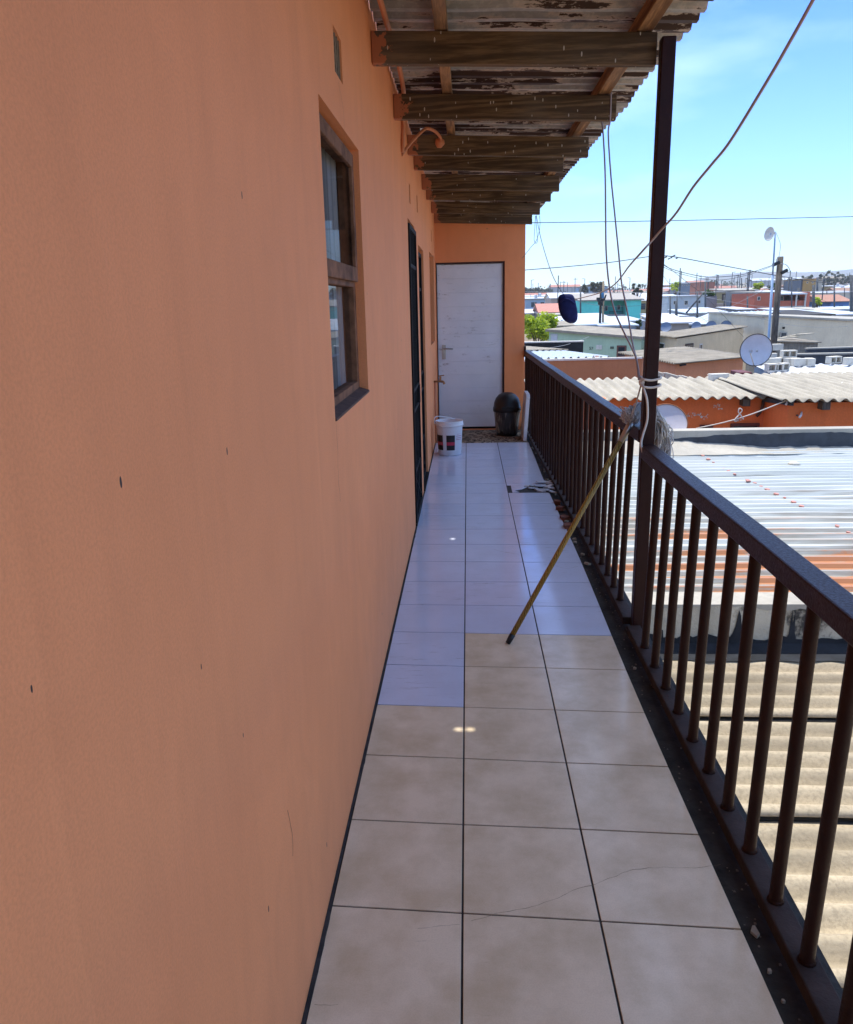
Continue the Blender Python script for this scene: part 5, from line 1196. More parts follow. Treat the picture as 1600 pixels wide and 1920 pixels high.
t, xa, xb, zt = front_box('red_block', 'small red brick block with a white chimney on the skyline', 1316, 1341, 529, 240.0, 12, paint((.36, .15, .10)), 'flats')
m = MB(); a = at(1325, 520, 240); m.box((a.x, 240.5, zt + .001), (a.x + .9, 241.4, a.z)); m.build('chimney', m_whitewash, t); slab_roof(t, xa, xb, 240, 252, zt + .15, zt + .15, m_fibre_grey, .14, .1)
t, xa, xb, zt = front_box('school_block', 'long blue grey two storey block left of the red brick block', 1276, 1314, 531, 260.0, 12, paint((.20, .25, .31)), 'flats')
slab_roof(t, xa, xb, 260, 272, zt + .3, zt + .5, m_white_sheet, .4, .4)
for k in range(5): fwin(t, 1280 + k * 7, 1283.5 + k * 7, 534, 536, 260.0)
t, xa, xb, zt = front_box('round_roof_hall', 'pale hall with a white roof just left of the turquoise house', 1034, 1098, 558, 150.0, 12, paint((.40, .33, .29)), 'hall'); gable(t, xa, xb, 150, 162, zt, 1.0, m_white_sheet, .3)
t, xa, xb, zt = front_box('red_roof_house', 'small house with a dusty red hipped roof left of the navy cap', 1014, 1052, 585, 92.0, 8, paint((.33, .31, .29)))
gable(t, xa, xb, 92, 100, zt, .95, simple('dusty_red_roof', (.40, .17, .13), .85), .3)
t, xa, xb, zt = front_box('khaki_house', 'khaki flat roofed house below the navy cap', 1022, 1090, 591, 84.0, 8, paint((.30, .28, .19))); slab_roof(t, xa, xb, 84, 92, zt + .1, zt + .15, m_concrete)

# gabled blue-grey roof right of the cream house
a, b, c_, d_ = at(1281, 606, 60), at(1404, 609, 58), at(1458, 582, 66), at(1332, 586, 68)
gb = thing('grey_gabled_house', 'house with a wide blue grey corrugated gable roof behind the cream house', 'house', (b.x, 60, gz(0, 60)))
m = MB(); m.corr(a, b, c_, d_, .45, .05, 'ibr', nv=2); m.build('roof_sheet', m_tin, gb, solid=.01)
e_ = at(1516, 597, 70); f_ = a + (e_ - b)
m = MB(); m.plate([c_, e_, f_ + (d_ - a) * 0, d_], .06); m.build('roof_sheet', m_tin, gb)
m = MB(); m.add([b + Vector((-.2, .2, -.05)), e_ + Vector((-.3, .2, -.05)), c_ + Vector((-.25, .2, -.08)), Vector((b.x - .2, b.y + .2, gz(0, 60))), Vector((e_.x - .3, e_.y + .2, gz(0, 60)))], [(0, 1, 2), (0, 3, 4, 1)])
m.add([Vector((a.x + .3, a.y + .3, a.z - .05)), Vector((b.x - .2, b.y + .3, b.z - .05)), Vector((b.x - .2, b.y + .3, GZ)), Vector((a.x + .3, a.y + .3, GZ))], [(0, 1, 2, 3)]); m.build('wall', paint((.40, .44, .48)), gb)
# long cream building with planks on a lean-to
Y = 46.0
a, b, c_ = at(1435, 594, Y), at(1588, 602, Y + 1), at(1640, 606, Y + 4)
lb = thing('cream_building', 'long blank cream plastered building behind the timber pole', 'building', (b.x, Y, GZ))
CR = paint((.66, .58, .43))
m = MB(); m.prism([(a.x, Y), (b.x, Y + 1), (c_.x + 4, Y + 4.5), (c_.x + 4, Y + 14), (a.x + 1, Y + 14)], GZ, [a.z, b.z, c_.z, c_.z, a.z]); m.build('wall', CR, lb)
m = MB(); m.plate([(a.x - .1, Y - .1, a.z + .12), (b.x, Y + .9, b.z + .12), (c_.x + 4.1, Y + 4.4, c_.z + .12), (c_.x + 4.1, Y + 14, c_.z + .12), (a.x + .9, Y + 14, a.z + .12)], .11); m.build('roof', m_concrete, lb)
fwin(lb, 1463, 1474.5, 622.5, 636, Y + .12, m_concrete, out=.09); fwin(lb, 1467.5, 1471, 612.5, 616.5, Y + .12, m_void, name='vent', out=.09)
Y = 37.0
a, b = at(1446, 641, Y), at(1534, 643, Y)
ps = thing('plank_shed', 'low slatted lean-to with loose planks on top in front of the cream building', 'shed', (a.x, Y, GZ))
m = MB(); m.corr((a.x, Y, GZ), (b.x, Y, GZ), (b.x, Y, b.z), (a.x, Y, a.z), .18, .03, 'ibr'); m.box((a.x, Y + .1, GZ), (b.x, Y + 3, b.z - .05)); m.build('wall', simple('grey_slats', (.24, .22, .18), .9), ps)
m = MB(); m.plate([(a.x - .1, Y - .15, a.z + .06), (b.x + .1, Y - .15, b.z + .06), (b.x + .1, Y + 3, b.z + .1), (a.x - .1, Y + 3, a.z + .1)], .05); m.build('roof', m_fibre_grey, ps)
for i, (x0, x1, dy, lab) in enumerate(((1461, 1500, 0.5, 'long pale plank lowest on the slatted lean-to roof'), (1478, 1512, 1.0, 'plank lying second up on the slatted lean-to roof'), (1495, 1530, .6, 'rightmost plank on the slatted lean-to roof'), (1470, 1496, 1.4, 'short plank at the back of the slatted lean-to roof'))):
    p, q_ = at(x0, 640, Y + dy), at(x1, 640, Y + dy); z = a.z + .105 + .07 * (i % 3)
    m = MB(); m.bar((p.x, Y + dy, z + .03), (q_.x, Y + dy + .4, z + .05), .22, .05); m.build('plank', simple('pale_plank', (.42, .37, .28), .9, var=.3), loc=(p.x, Y + dy, z), label=lab, cat='plank', group='loose planks on the lean-to')

# low tin roofs
SHEDS = [(1056, 1100, 604, 62, 6, m_white_sheet, (.30, .33, .37), 'white roofed tin shed beside the lime green tree'),
         (1098, 1150, 601, 72, 8, m_white_sheet, (.28, .34, .42), 'white roofed shed in front of the turquoise house, left half'),
         (1146, 1206, 603, 76, 8, m_tin, (.30, .36, .42), 'pale tin shed in front of the turquoise house, right half'),
         (1076, 1125, 611, 55, 6, m_tin, (.26, .33, .42), 'bluish tin shed left of the black and wooden twin poles'),
         (1128, 1192, 612, 54, 6, m_tin, (.24, .31, .40), 'bluish tin shed right of the twin poles'),
         (1040, 1074, 613, 52, 4, m_fibre_grey, (.36, .36, .35), 'small grey shed with dark overhang beside the lime tree'),
         (1236, 1292, 607, 56, 5, m_white_sheet, (.36, .33, .30), 'white roofed shed beside the bushy green tree'),
         (1236, 1288, 594, 82, 8, m_white_sheet, (.36, .36, .35), 'white roofed shed below the light grey house'),
         (1290, 1330, 588, 88, 8, m_tin, (.36, .40, .42), 'pale tin roofed shed beneath the leaning brace pole'),
         (1330, 1362, 586, 92, 8, m_white_sheet, (.36, .34, .31), 'white roofed shed left of the dark based flats'),
         (1385, 1416, 581, 96, 8, m_white_sheet, (.3, .32, .33), 'white roofed shed left below the red house'),
         (1484, 1530, 586, 84, 9, m_white_sheet, (.42, .40, .37), 'white roofed shed below the red house balcony'),
         (1487, 1560, 592, 62, 7, m_grout, (.05, .05, .055), 'black roofed shed behind the long cream building'),
         (1552, 1640, 591, 66, 8, m_tin, (.42, .45, .48), 'pale tin roofed shed with dark openings at the right edge'),
         (1530, 1575, 582, 90, 8, m_concrete, (.36, .33, .3), 'flat grey shed behind the white water tank'),
         (1575, 1650, 580, 94, 8, m_tin, (.34, .42, .50), 'bluish tin shed below the blue cottage'),
         (980, 1034, 588, 96, 8, m_white_sheet, (.34, .33, .31), 'white roofed shed behind the lime green tree'),
         (1402, 1436, 611, 52, 5, m_white_sheet, (.38, .22, .15), 'shed with white roof and rusty front left of the cream building'),
         (1280, 1320, 610, 57, 3, m_tin, (.3, .34, .38), 'grey tin shed behind the row of half hidden dishes')]
for x0, x1, yt, Y, dp, rm, wc, lab in SHEDS:
    t, xa, xb, zt = front_box('tin_shed', lab, x0, x1, yt, Y, dp, paint(wc), 'shed'); BASE
    t['group'] = 'low sheds between the houses'
    rs = rnd.uniform(.15, .45); slab_roof(t, xa, xb, Y, Y + dp, zt + .10, zt + .1 + rs, rm, .09, .2)
    if Y < 70:
        k = (x1 - x0); fwin(t, x0 + k * .3, x0 + k * .42, yt + 3, yt + 9, Y, m_whitewash)
p = at(1541, 584, 74); tk = thing('water_tank', 'white horizontal cylindrical water tank on a stand among the roofs', 'tank', (p.x, 74, gz(p.x, 74)))
m = MB(); a, b = at(1529, 585, 74), at(1555, 583.5, 74); m.tube([a - Vector((.08, 0, 0)), a, b, b + Vector((.08, 0, 0))], [.2, .32, .32, .2], 20); m.build('drum', m_white_sheet, tk, smooth=True)
m = MB(); m.box((a.x + .2, 73.8, gz(p.x, 74)), (a.x + .3, 74.2, a.z - .2)); m.box((b.x - .3, 73.8, gz(p.x, 74)), (b.x - .2, 74.2, a.z - .2)); m.build('stand', m_steel, tk)
for (px, py, r, Y, lab) in ((1249, 613, .30, 47, 'blue grey satellite dish right beside the post, on the cream roof'), (1306, 611, .30, 53, 'palest small dish, leftmost of three behind the cream roof'), (1334, 610.5, .33, 53, 'blue grey dish in the middle of three behind the cream roof'), (1362, 610, .34, 53, 'blue grey dish, rightmost of three behind the cream roof')):
    c = at(px, py, Y); dish(c, r, (-.3, -.85, .42), m_dish_b, lab, group='small dishes behind the cream roof', mast=(c.x, Y + .3, c.z - .7), arm=False)

# ------------------------------------------------------------------ poles, mast, wires
def pole(px, yt, yb, Y, r, mat, label, name='utility_pole', lean=0, group=None, cross=None, zb=None, pxt=None):
    a, b = at(px, yb, Y), at(pxt if pxt else px, yt, Y); d = (b - a); g = gz(a.x, Y)
    foot = a + d * ((g - a.z) / d.z) if d.z else a
    t = thing(name, label, 'pole', foot, group); m = MB(); m.tube([foot, b], [r * 1.08, r * .92], 10); m.build('shaft', mat, t, smooth=True)
    if cross:
        m = MB()
        for dz, w in cross: m.box((b.x - w, Y - .05, b.z - dz - .05), (b.x + w, Y + .05, b.z - dz + .05))
        m.build('crossarm', m_polewood, t)
    return t, b
t, ptop = pole(1451, 481, 648, 33.0, .125, m_polewood, 'leaning weathered timber utility pole beside the pale blue antenna mast', pxt=1464)
m = MB()
for (px, py) in ((1456, 494), (1471, 509)): p = at(px, py, 32.85); m.obox(p, (1, 0, .5), (0, 1, 0), (-.5, 0, 1), .13, .07, .06)
m.build('insulator', m_black_pl, t)
m = MB(); m.tube(spline([at(1461, 482, 32.9), at(1456, 487, 32.9), at(1459, 494, 32.9)], 4), .012, 6); m.tube(spline([at(1464, 494, 32.8), at(1474, 496, 32.8), at(1480, 503, 32.8), at(1481, 510, 32.8), at(1471, 510, 32.8)], 5), .012, 6); m.build('loose_cable', m_wire_g, t)
a, b = at(1441, 645, 31.0), at(1454.5, 434, 31.0); foot = a + (b - a) * ((GZ - a.z) / (b - a).z)
ms = thing('antenna_mast', 'pale blue steel mast carrying a small grid dish at its top', 'mast', foot)
mid = a.lerp(b, .62); m = MB(); m.tube([foot, mid], .045, 10); m.tube([mid, b], .030, 10); m.build('shaft', m_galv_pole, ms, smooth=True)
c = at(1442.5, 438, 31.0); m = MB(); ax = Vector((-.92, -.36, .10)).normalized(); r = .25
m.lathe([(r * k / 8, .30 * r * ((k / 8) ** 2 - 1)) for k in range(9)] + [(r * k / 8, .30 * r * ((k / 8) ** 2 - 1) - .02) for k in range(8, -1, -1)], c, 28, axis=ax); m.build('reflector', m_whitewash, ms, smooth=True)
m = MB(); m.tube([c - ax * .07, c - ax * .16, b + Vector((0, 0, -.04))], [.05, .035, .03], 8); m.build('bracket', m_steel, ms)
m = MB(); m.tube(spline([b, at(1460, 446, 31), at(1464, 460, 31), at(1462, 476, 31.5), at(1461, 483, 32.5)], 5), .008, 6); m.build('feed_cable', m_wire_g, ms)
t, ptop2 = pole(1124.5, 536, 626, 56.0, .085, m_blackbit, 'black pole with a cluster of fittings, left of the paired wooden pole', pxt=1127.5)
m = MB(); r5 = random.Random(9); c = at(1127, 565, 55.8)
for k in range(9): m.obox(c + Vector((r5.uniform(-.2, .2), r5.uniform(-.1, .05), r5.uniform(-.22, .22))), (1, r5.uniform(-.5, .5), 0), (0, 1, 0), (0, 0, 1), .11, .09, .09)
m.obox(c + Vector((.28, 0, .25)), (1, 0, 0), (0, 1, 0), (.3, 0, 1), .05, .05, .2); m.build('fittings', m_black_pl, t, bev=.01)
m = MB(); p, q_ = at(1130, 548, 55.9), at(1131, 559, 55.9); m.tube([q_, p], .09, 8); m.build('blue_sleeve', simple('blue_sleeve', (.06, .20, .36), .6), t)
pole(1130.5, 527, 626, 56.6, .075, simple('tan_pole_timber', (.26, .20, .13), .9), 'tan wooden pole standing right against the black pole', pxt=1132)
POLES = [(1257, 555, 594, 86, .09, 'black pole at the left edge of the light grey house'), (1267.5, 564, 600, 80, .08, 'black pole passing the left window of the light grey house'), (1270, 554, 598, 81, .06, 'thin black pole right of the left window of the grey house'),
         (1308, 546, 594, 84, .10, 'tall black pole where the leaning brace meets it'), (1323, 529, 585, 100, .11, 'tall black pole at the right corner of the light grey house'), (1371, 549, 583, 110, .09, 'black pole before the left end of the grey flats'),
         (1358.5, 553, 578, 112, .09, 'black pole beside the dull yellow house doorway'), (1402, 555, 582, 100, .10, 'black pole near the right end of the grey flats'), (1346.5, 528, 545, 190, .16, 'distant pole right of the red brick block'), (1391, 521, 545, 200, .14, 'tall distant pole over the grey flats'),
         (1485, 519, 577, 98, .08, 'slim dark pole in front of the red house balcony'), (1479, 521, 546, 150, .12, 'dark pole rising behind the red house roof'), (1526, 534, 579, 96, .17, 'thick dark pole at the right side of the red house'), (1533, 520, 548, 180, .22, 'bluish dark pole at the right edge of the ochre block'),
         (1565, 533, 580, 100, .10, 'black pole in front of the blue cottage'), (1597, 516, 589, 70, .14, 'thickest dark pole at the right picture edge'), (1089, 538, 591, 88, .09, 'dark pole at the left edge of the turquoise house'), (1032, 532, 552, 180, .12, 'thin pole on the skyline above the white hall'),
         (1003, 566, 598, 84, .05, 'thin grey pole between the house corner and the lime tree'), (1551, 545, 556, 150, .10, 'thin pole above the brown tiled roof'), (1584, 540, 556, 150, .10, 'thin pole above the right end of the cream hall'), (1498, 540, 560, 140, .2, 'stubby dark pole between the red house and ochre block')]
for px, yt, yb, Y, r, lab in POLES: pole(px, yt, yb, Y, r, m_wire, lab, group='poles among the houses')
a, b = at(1287, 587, 84), at(1319, 549, 84); m = MB(); m.tube([a, b], .09, 8); m.build('brace_pole', m_wire, loc=a, label='leaning dark brace pole crossing the front of the light grey house', cat='pole', smooth=True)
r6 = random.Random(21)
for k in range(34):
    px = r6.uniform(992, 1210) if k < 12 else r6.uniform(1345, 1600); Y = r6.uniform(280, 560); h = r6.uniform(6, 9.5)
    p = at(px, 545, Y); g = gz(p.x, Y); z1 = g + h
    t = thing('street_light', 'far off thin street pole sticking up along the hazy skyline', 'pole', (p.x, Y, g), 'far poles along the skyline')
    m = MB(); m.tube([(p.x, Y, g), (p.x, Y, z1)], .12, 6); m.build('shaft', m_wire, t)
    if k % 2: m = MB(); m.tube([(p.x, Y, z1 - .08), (p.x + r6.choice((-1, 1)) * 1.1, Y, z1 + .1)], .09, 6); m.build('lamp_arm', m_wire, t)
r9 = random.Random(44)
for k in range(26):
    px = r9.uniform(1250, 1600) if k % 4 else r9.uniform(995, 1200); Y = r9.uniform(112, 265); h = r9.uniform(5.2, 7.8); p = at(px, 548, Y); g = gz(p.x, Y)
    t = thing('utility_pole', 'slender dark pole among the crowded rooftops below the skyline', 'pole', (p.x, Y, g), 'slender poles over the rooftops')
    m = MB(); m.tube([(p.x, Y, g), (p.x + r9.uniform(-.12, .12), Y, g + h)], .075, 6); m.build('shaft', m_wire, t)
    if k % 3 == 0: m = MB(); m.bar((p.x - .5, Y, g + h - .3), (p.x + .5, Y, g + h - .3), .08, .08); m.build('crossarm', m_wire, t)
def wire(pts, r, label, mat=None, group='overhead wires'):
    P = [at(*p) for p in pts]; m = MB(); m.tube(spline(P, 8), r, 6, caps=False)
    m.build('overhead_wire', mat or m_wire, loc=P[0], smooth=True, label=label, cat='wire', group=group)
wire([(960, 418, 20), (1200, 414.5, 21), (1400, 410.5, 22), (1640, 405, 23)], .010, 'single level wire highest in the sky, crossing behind the post')
wire([(960, 508, 30), (1060, 500, 30), (1150, 491, 30), (1225, 480, 30), (1262, 481, 30), (1330, 493, 31), (1400, 506, 33), (1460, 517, 34), (1530, 528, 38), (1600, 534, 42), (1650, 536, 44)], .016, 'thick black twisted cable from the end wall past the post to the right edge')
m = MB()
for k in range(9): p = at(1240 + k * 3.4 + (k % 3), 479 + (k * 5 % 7), 30); m.obox(p, (1, .1, .4), (0, 1, 0), (-.4, 0, 1), .035, .025, .02)
p0 = at(1242, 481, 30); m.build('cable_clamp', m_black_pl, loc=p0, label='cluster of black cable clamps on the thick cable right of the post', cat='clamps')
wire([(1236, 492, 30), (1262, 505, 30.5), (1310, 517, 31), (1350, 519, 31.5), (1400, 513, 32.2), (1455, 495, 33)], .012, 'upper of two slack cables sagging from the post side to the timber pole')
wire([(1236, 497, 30), (1270, 511, 30.5), (1320, 523, 31), (1360, 524, 31.5), (1410, 513, 32.2), (1456, 496, 33)], .009, 'lower of two slack cables sagging from the post side to the timber pole')
wire([(1236, 488, 30), (1280, 522, 33), (1330, 563, 38), (1395, 632, 43)], .008, 'thin wire slanting down right from the cable cluster to the cream house')
wire([(1236, 505, 30), (1262, 540, 36), (1300, 582, 44), (1330, 606, 46)], .007, 'thin wire slanting steeply from the post toward the small dishes', m_wire_g)
wire([(960, 546.5, 48), (1125, 549, 56), (1240, 548, 52), (1400, 547.5, 50), (1640, 545.5, 50)], .016, 'level pale wire running along the house tops under the skyline', m_wire_g)
wire([(1462, 578, 46), (1400, 571, 50), (1320, 556, 60), (1240, 540, 70)], .008, 'faint wire rising left above the blue grey gable roof', m_wire_g)
wire([(1590, 612, 45), (1540, 613.5, 44), (1480, 609, 38), (1400, 590, 36)], .008, 'faint wire drooping across the long cream wall', m_wire_g)
wire([(1090, 566, 87), (1127, 573, 56), (1180, 574, 70), (1260, 569, 84)], .012, 'thin dark wire crossing the front of the turquoise house')
wire([(1340, 590, 70), (1400, 560, 60), (1430, 545, 45), (1452, 530, 34)], .010, 'pale wire climbing to the timber pole from the white sheds', m_wire_g)
wire([(960, 661, 24), (1045, 650, 30), (1080, 641, 36), (1105, 631, 40)], .009, 'thin wire running up from the brown shed to the green house eave', m_wire_g)

# ------------------------------------------------------------------ trees
def tree(px, ytop, ybase, Y, w, leaf, label, name='tree', n=2600, seed=1, size=.11, group=None, sparse=False, drop=None):
    rr = random.Random(seed); top = at(px, ytop, Y); base = at(px, ybase, Y); g = gz(top.x, Y); foot = Vector((top.x, Y, g)); H = top.z - g
    cz0 = max(base.z, g + .25 * H); wid = w * Y / F / 2
    t = thing(name, label, 'tree', foot, group)
    m = MB(); fork = Vector((foot.x + rr.uniform(-.1, .1), Y, g + .4 * (cz0 - g) + .3)); m.tube([foot, fork], [H * .035 + .04, H * .028 + .03], 8)
    clumps = []
    for k in range(11 if not sparse else 16):
        a = rr.uniform(0, 6.28); rad = wid * math.sqrt(rr.random()) * .85; z = cz0 + (top.z - cz0) * rr.uniform(.12, .92)
        sh_ = math.sqrt(max(.05, 1 - ((z - cz0) / (top.z - cz0) - .35) ** 2 * 1.6)); c = Vector((foot.x + rad * math.cos(a) * sh_, Y + rad * math.sin(a) * sh_, z)); clumps.append((c, wid * rr.uniform(.24, .48) * (.6 if sparse else 1)))
        m.tube([fork, fork.lerp(c, .5) + Vector((rr.uniform(-.1, .1), 0, rr.uniform(-.05, .1))), c], [H * .016 + .02, H * .01 + .012, .01], 6)
    m.build('trunk', m_bark, t, smooth=True)
    m = MB()
    for k in range(n):
        c, r = rr.choice(clumps); v = Vector((rr.gauss(0, 1), rr.gauss(0, 1), rr.gauss(0, 1))).normalized(); p = c + v * r * (rr.random() ** .45)
        s = size * rr.uniform(.6, 1.3); u = Vector((rr.gauss(0, 1), rr.gauss(0, 1), rr.gauss(0, .7))).normalized(); q = u.cross(v + Vector((0, .01, .02))).normalized()
        m.add([p - u * s, p + q * s * .5, p + u * s, p - q * s * .5], [(0, 1, 2, 3)])
    m.build('crown', leaf, t); return t
tree(1013, 594, 637, 50, 74, m_leaf_lime, 'bright lime green tree beside the house corner below the navy cap', n=4200, seed=4, size=.11)
tree(1242, 589, 614, 62, 30, m_leaf_dark, 'bushy green tree just right of the post among the sheds', n=1400, seed=6, size=.12)
tree(1199, 598, 612, 66, 16, m_leaf_dark, 'small dark green bush left of the post at the turquoise house', n=600, seed=7, size=.1)
tree(1534, 559, 572, 98, 18, m_leaf_lime, 'small yellow green tree between the red house and blue cottage', n=600, seed=8, size=.16)
TR = [(1330, 548, 556, 112, 24, m_leaf_dark, 'low dark green creeper tree at the right of the grey house roof'), (1421, 532, 548, 150, 22, m_leaf_lime, 'fresh green tree left of the antenna mast on the rooftops'), (1452, 531, 548, 170, 16, m_leaf_dark, 'dark green tree right of the antenna mast on the rooftops'),
      (1268, 529, 546, 230, 18, m_leaf_lime, 'yellow green tree at the left end of the long blue grey block'), (1252, 563, 582, 115, 12, m_leaf_dark, 'green tree at the left side of the light grey house'),
      (1095, 533, 552, 210, 14, m_leaf_grey, 'grey green tree behind the white roofed hall'), (1116, 531, 548, 230, 16, m_leaf_grey, 'bushy skyline tree left of the twin poles'), (1127, 529, 548, 240, 14, m_leaf_grey, 'skyline tree directly behind the twin poles'), (1197, 526, 556, 150, 22, m_leaf_grey, 'thin dry tree just left of the post on the skyline')]
for i, (px, yt, yb, Y, w, lf, lab) in enumerate(TR): tree(px, yt, yb, Y, w, lf, lab, n=500, seed=30 + i, size=.0018 * Y, sparse=(i == 8))
for i, (px, yt, w) in enumerate(((1521, 513, 14), (1541, 513, 16), (1556, 507, 17), (1568, 509, 15), (1582, 512, 16), (1593, 515, 14), (1508, 516, 10), (1480, 518, 8))):
    tree(px, yt, 540, 330 + 12 * i, w, m_leaf_grey, 'tall sparse grey tree in the row on the skyline right of the ochre block' if i < 6 else ('thin grey tree left of the ochre block on the skyline' if i == 6 else 'smallest sparse tree on the skyline beside the timber pole'), n=300, seed=60 + i, size=.6, sparse=True, group='sparse trees on the right skyline')
for i, px in enumerate((991, 1000, 1010, 1020, 1029)):
    tree(px, 541 + (i % 2), 552, 420 + 10 * i, 15, m_leaf_grey, 'hazy grey green tree in the row on the far left skyline', n=260, seed=80 + i, size=.9, group='hazy trees on the left skyline')

# ------------------------------------------------------------------ houses of the far town
WALLS = [('cream', (.50, .45, .36)), ('white', (.62, .62, .60)), ('pale grey', (.40, .41, .42)), ('salmon', (.48, .27, .19)), ('pale blue', (.30, .40, .50)), ('mint', (.36, .46, .38)), ('tan', (.38, .30, .21)), ('brick red', (.34, .14, .10)), ('yellow', (.50, .40, .20))]
ROOFS = [('white', m_white_sheet), ('tin', m_tin), ('grey', m_fibre_grey), ('red', simple('faded_red_roof', (.34, .15, .11), .85)), ('brown', simple('faded_brown_roof', (.24, .15, .11), .85)), ('white', m_white_sheet)]
MARK = [(985, 1040, 'above the lime tree'), (1040, 1086, 'behind the navy cap'), (1086, 1120, 'above the turquoise house left part'), (1120, 1150, 'behind the twin poles'), (1150, 1212, 'above the turquoise house right part'), (1212, 1245, 'at the post edge'), (1245, 1285, 'above the light grey house'), (1285, 1345, 'near the red brick block'), (1345, 1412, 'above the long grey flats'), (1412, 1440, 'left of the antenna mast'), (1440, 1475, 'behind the timber pole'), (1475, 1512, 'above the red balcony'), (1512, 1545, 'below the ochre block'), (1545, 1580, 'above the blue cottage'), (1580, 1640, 'at the right edge')]
r7 = random.Random(77); far = []; Yk = 118.0; row = 0
while Yk < 470:
    px = 976 + r7.uniform(0, 14)
    while px < 1640:
        w = r7.uniform(7, 12.5); wpx = w * F / Yk; Y = Yk + r7.uniform(-4, 4)
        special = (Yk < 135 and any(a < px + wpx and px < b for a, b in ((1245, 1528), (1540, 1600), (1086, 1206)))) or (Yk < 260 and any(a < px + wpx and px < b for a, b in ((1498, 1533), (1310, 1342), (1272, 1316)))) or (Yk < 175 and any(a < px + wpx and px < b for a, b in ((1530, 1640), (1030, 1100))))
        if not special and not (1212 < px and px + wpx < 1240):
            far.append((px, wpx, w, Y, row))
        px += wpx + r7.uniform(1.5, 6) * F / Yk
    Yk *= 1.135; row += 1
labs = {}; seen = {}
for px, wpx, w, Y, row in far:
    wn_, wc = r7.choice(WALLS); rn_, rm = r7.choice(ROOFS); p = at(px, 560, Y); x0 = p.x; g = gz(x0, Y); two = r7.random() < .13; h = r7.uniform(2.5, 3.0) + (2.5 if two else 0); dp = r7.uniform(6, 9)
    mk = [n for a, b, n in MARK if a <= px + wpx * .5 < b]; mk = mk[0] if mk else 'at the right edge'
    ds = ('nearest row', 'near row', 'second row', 'third row', 'middle row', 'fifth row', 'sixth row', 'back row', 'far row', 'farthest row', 'hazy row', 'last row')[min(row, 11)]
    t = thing('town_house', None, 'house', (x0 + w / 2, Y, g), 'houses of the town behind')
    far_lab = f"{'two storey' if two else 'low'} {wn_} house, {rn_} roof, {ds}, {mk}"
    seen.setdefault(far_lab, []).append(t); labs[t.name] = far_lab
    m = MB(); m.box((x0, Y, g - .5), (x0 + w, Y + dp, g + h)); m.build('wall', paint(wc), t)
    if rn_ in ('red', 'brown') or r7.random() < .2: gable(t, x0, x0 + w, Y, Y + dp, g + h, r7.uniform(.8, 1.4), rm, .3, r7.choice(('x', 'x', 'y')))
    else: slab_roof(t, x0, x0 + w, Y, Y + dp, g + h + .12, g + h + .12 + r7.uniform(0, .6), rm, .12, .3)
    for fl_ in range(2 if two else 1):
        for k in range(2):
            wx = x0 + w * (.22 + .42 * k) + r7.uniform(-.3, .3); wz = g + .95 + fl_ * 2.6
            m = MB(); m.box((wx, Y - .05, wz), (wx + 1.3, Y - .004, wz + 1.1)); m.build('window', m_farwin, t)
    if Y < 260 and r7.random() < .6:
        ax_ = x0 + w * r7.uniform(.1, .9); zt_ = g + h + r7.uniform(.9, 1.9); m = MB(); m.tube([(ax_, Y + .6, g + h - .1), (ax_, Y + .6, zt_)], .03, 5)
        for q in range(4): m.bar((ax_ - .35 + .05 * q, Y + .6, zt_ - .12 * q), (ax_ + .35 - .05 * q, Y + .6, zt_ - .12 * q), .03, .03)
        m.build('aerial', m_wire_g, t)
    if r7.random() < .45:
        m = MB(); tx = x0 + w * r7.uniform(.1, .8); m.lathe([(0, 0), (.45, 0), (.45, .8), (.3, .95), (0, .95)], (tx, Y + 1.5, g + h + .15), 12); m.build('roof_tank', r7.choice((m_bitumen_shade, m_tin, m_white_sheet)), t)
    m = MB(); wx = x0 + w * .48; m.box((wx, Y - .04, g), (wx + .85, Y - .003, g + 2.0)); m.build('door', m_door_dark, t)
ORD = ['first', 'second', 'third', 'fourth', 'fifth', 'sixth']
for lab, ts in seen.items():
    ts.sort(key=lambda t: pxof(t.location)[0])
    for i, t in enumerate(ts): t['label'] = lab if len(ts) == 1 else f'{lab}, {ORD[min(i, 5)]} of {len(ts)} from left'
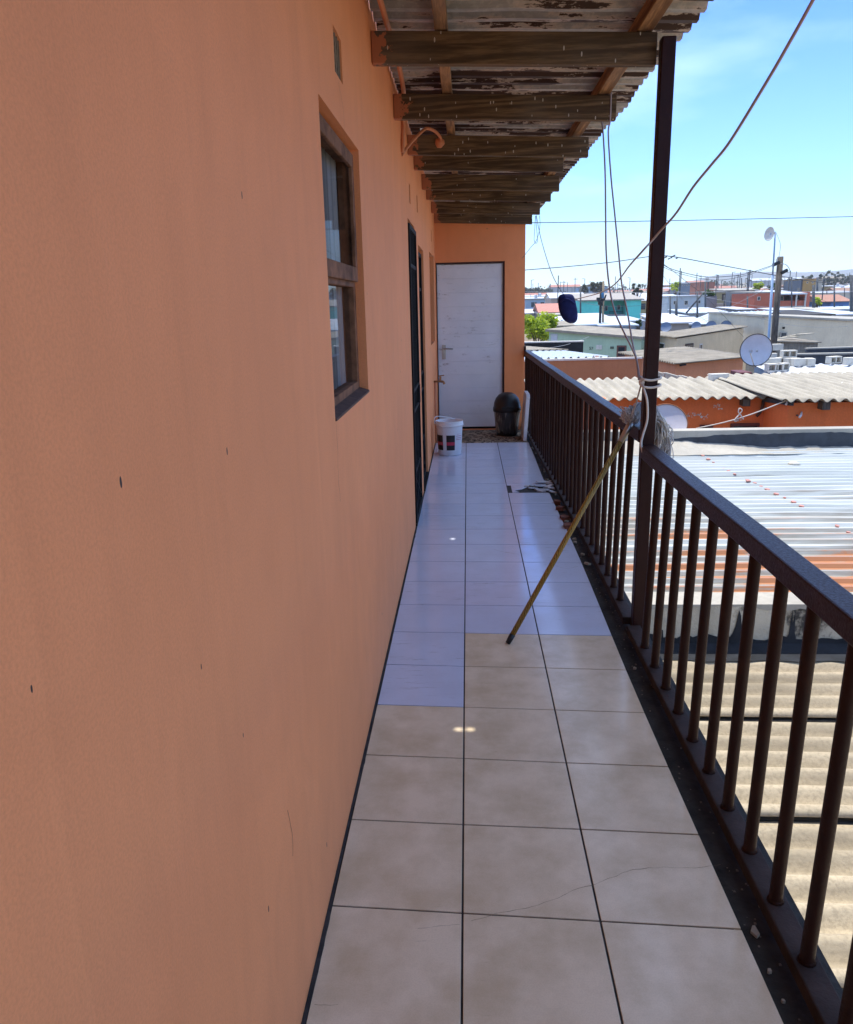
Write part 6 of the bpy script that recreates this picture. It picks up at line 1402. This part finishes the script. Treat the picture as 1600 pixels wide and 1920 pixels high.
# beyond that the town reads as one mass
m = MB(); r8 = random.Random(5)
Yk = 490.0
while Yk < 1500:
    X = .04 * Yk
    while X < .62 * Yk:
        w = r8.uniform(9, 20); h = r8.uniform(2.6, 4.0) + (4 if r8.random() < .15 else 0); y = Yk + r8.uniform(-15, 15); g = gz(X, y)
        i = r8.randrange(5); m.box((X, y, g - 1), (X + w, y + 9, g + h), i)
        k = r8.choice((5, 5, 6, 7)); m.add([(X - .3, y - .3, g + h + .05), (X + w + .3, y - .3, g + h + .05), (X + w + .3, y + 4.5, g + h + 1.4), (X - .3, y + 4.5, g + h + 1.4), (X + w + .3, y + 9.3, g + h + .05), (X - .3, y + 9.3, g + h + .05)], [(0, 1, 2, 3), (3, 2, 4, 5)], k)
        X += w + r8.uniform(3, 16)
    Yk *= 1.09
for k in range(420):   # scattered crowns among those roofs
    y = r8.uniform(500, 1500); X = r8.uniform(.05, .6) * y; g = gz(X, y); c = Vector((X, y, g + r8.uniform(3, 7)))
    for q in range(16):
        v = Vector((r8.gauss(0, 1), r8.gauss(0, 1), r8.gauss(0, .7))) * 1.6; u = Vector((r8.gauss(0, 1), r8.gauss(0, 1), r8.gauss(0, 1))).normalized(); s = u.orthogonal().normalized()
        p = c + v; m.add([p - u * 1.0, p + s * .7, p + u * 1.0, p - s * .7], [(0, 1, 2, 3)], 8)
m.build('far_town', [paint((.50, .45, .36)), paint((.62, .62, .60)), paint((.40, .41, .42)), paint((.48, .27, .19)), paint((.38, .30, .21)), m_tin, m_fibre_grey, ROOFS[3][1], m_leaf_grey], label='hazy mass of far town roofs and trees below the hills', cat='town', kind='stuff')

# ------------------------------------------------------------------ haze
def haze():
    M = bpy.data.materials.new('haze_air'); M.use_nodes = True; nt = M.node_tree; nt.nodes.clear(); o = nt.nodes.new('ShaderNodeOutputMaterial'); v = nt.nodes.new('ShaderNodeVolumePrincipled')
    v.inputs['Density'].default_value = HAZE; v.inputs['Color'].default_value = (0.80, 0.90, 1.0, 1); v.inputs['Anisotropy'].default_value = 0.2
    nt.links.new(v.outputs[0], o.inputs['Volume']); return M
HAZE = 0.00024
m = MB(); m.box((-1600, -310, -6.0), (3100, 4800, 240)); m.build('haze', haze(), kind='stuff', label='pale blue haze lying over the far town and hills', cat='haze')
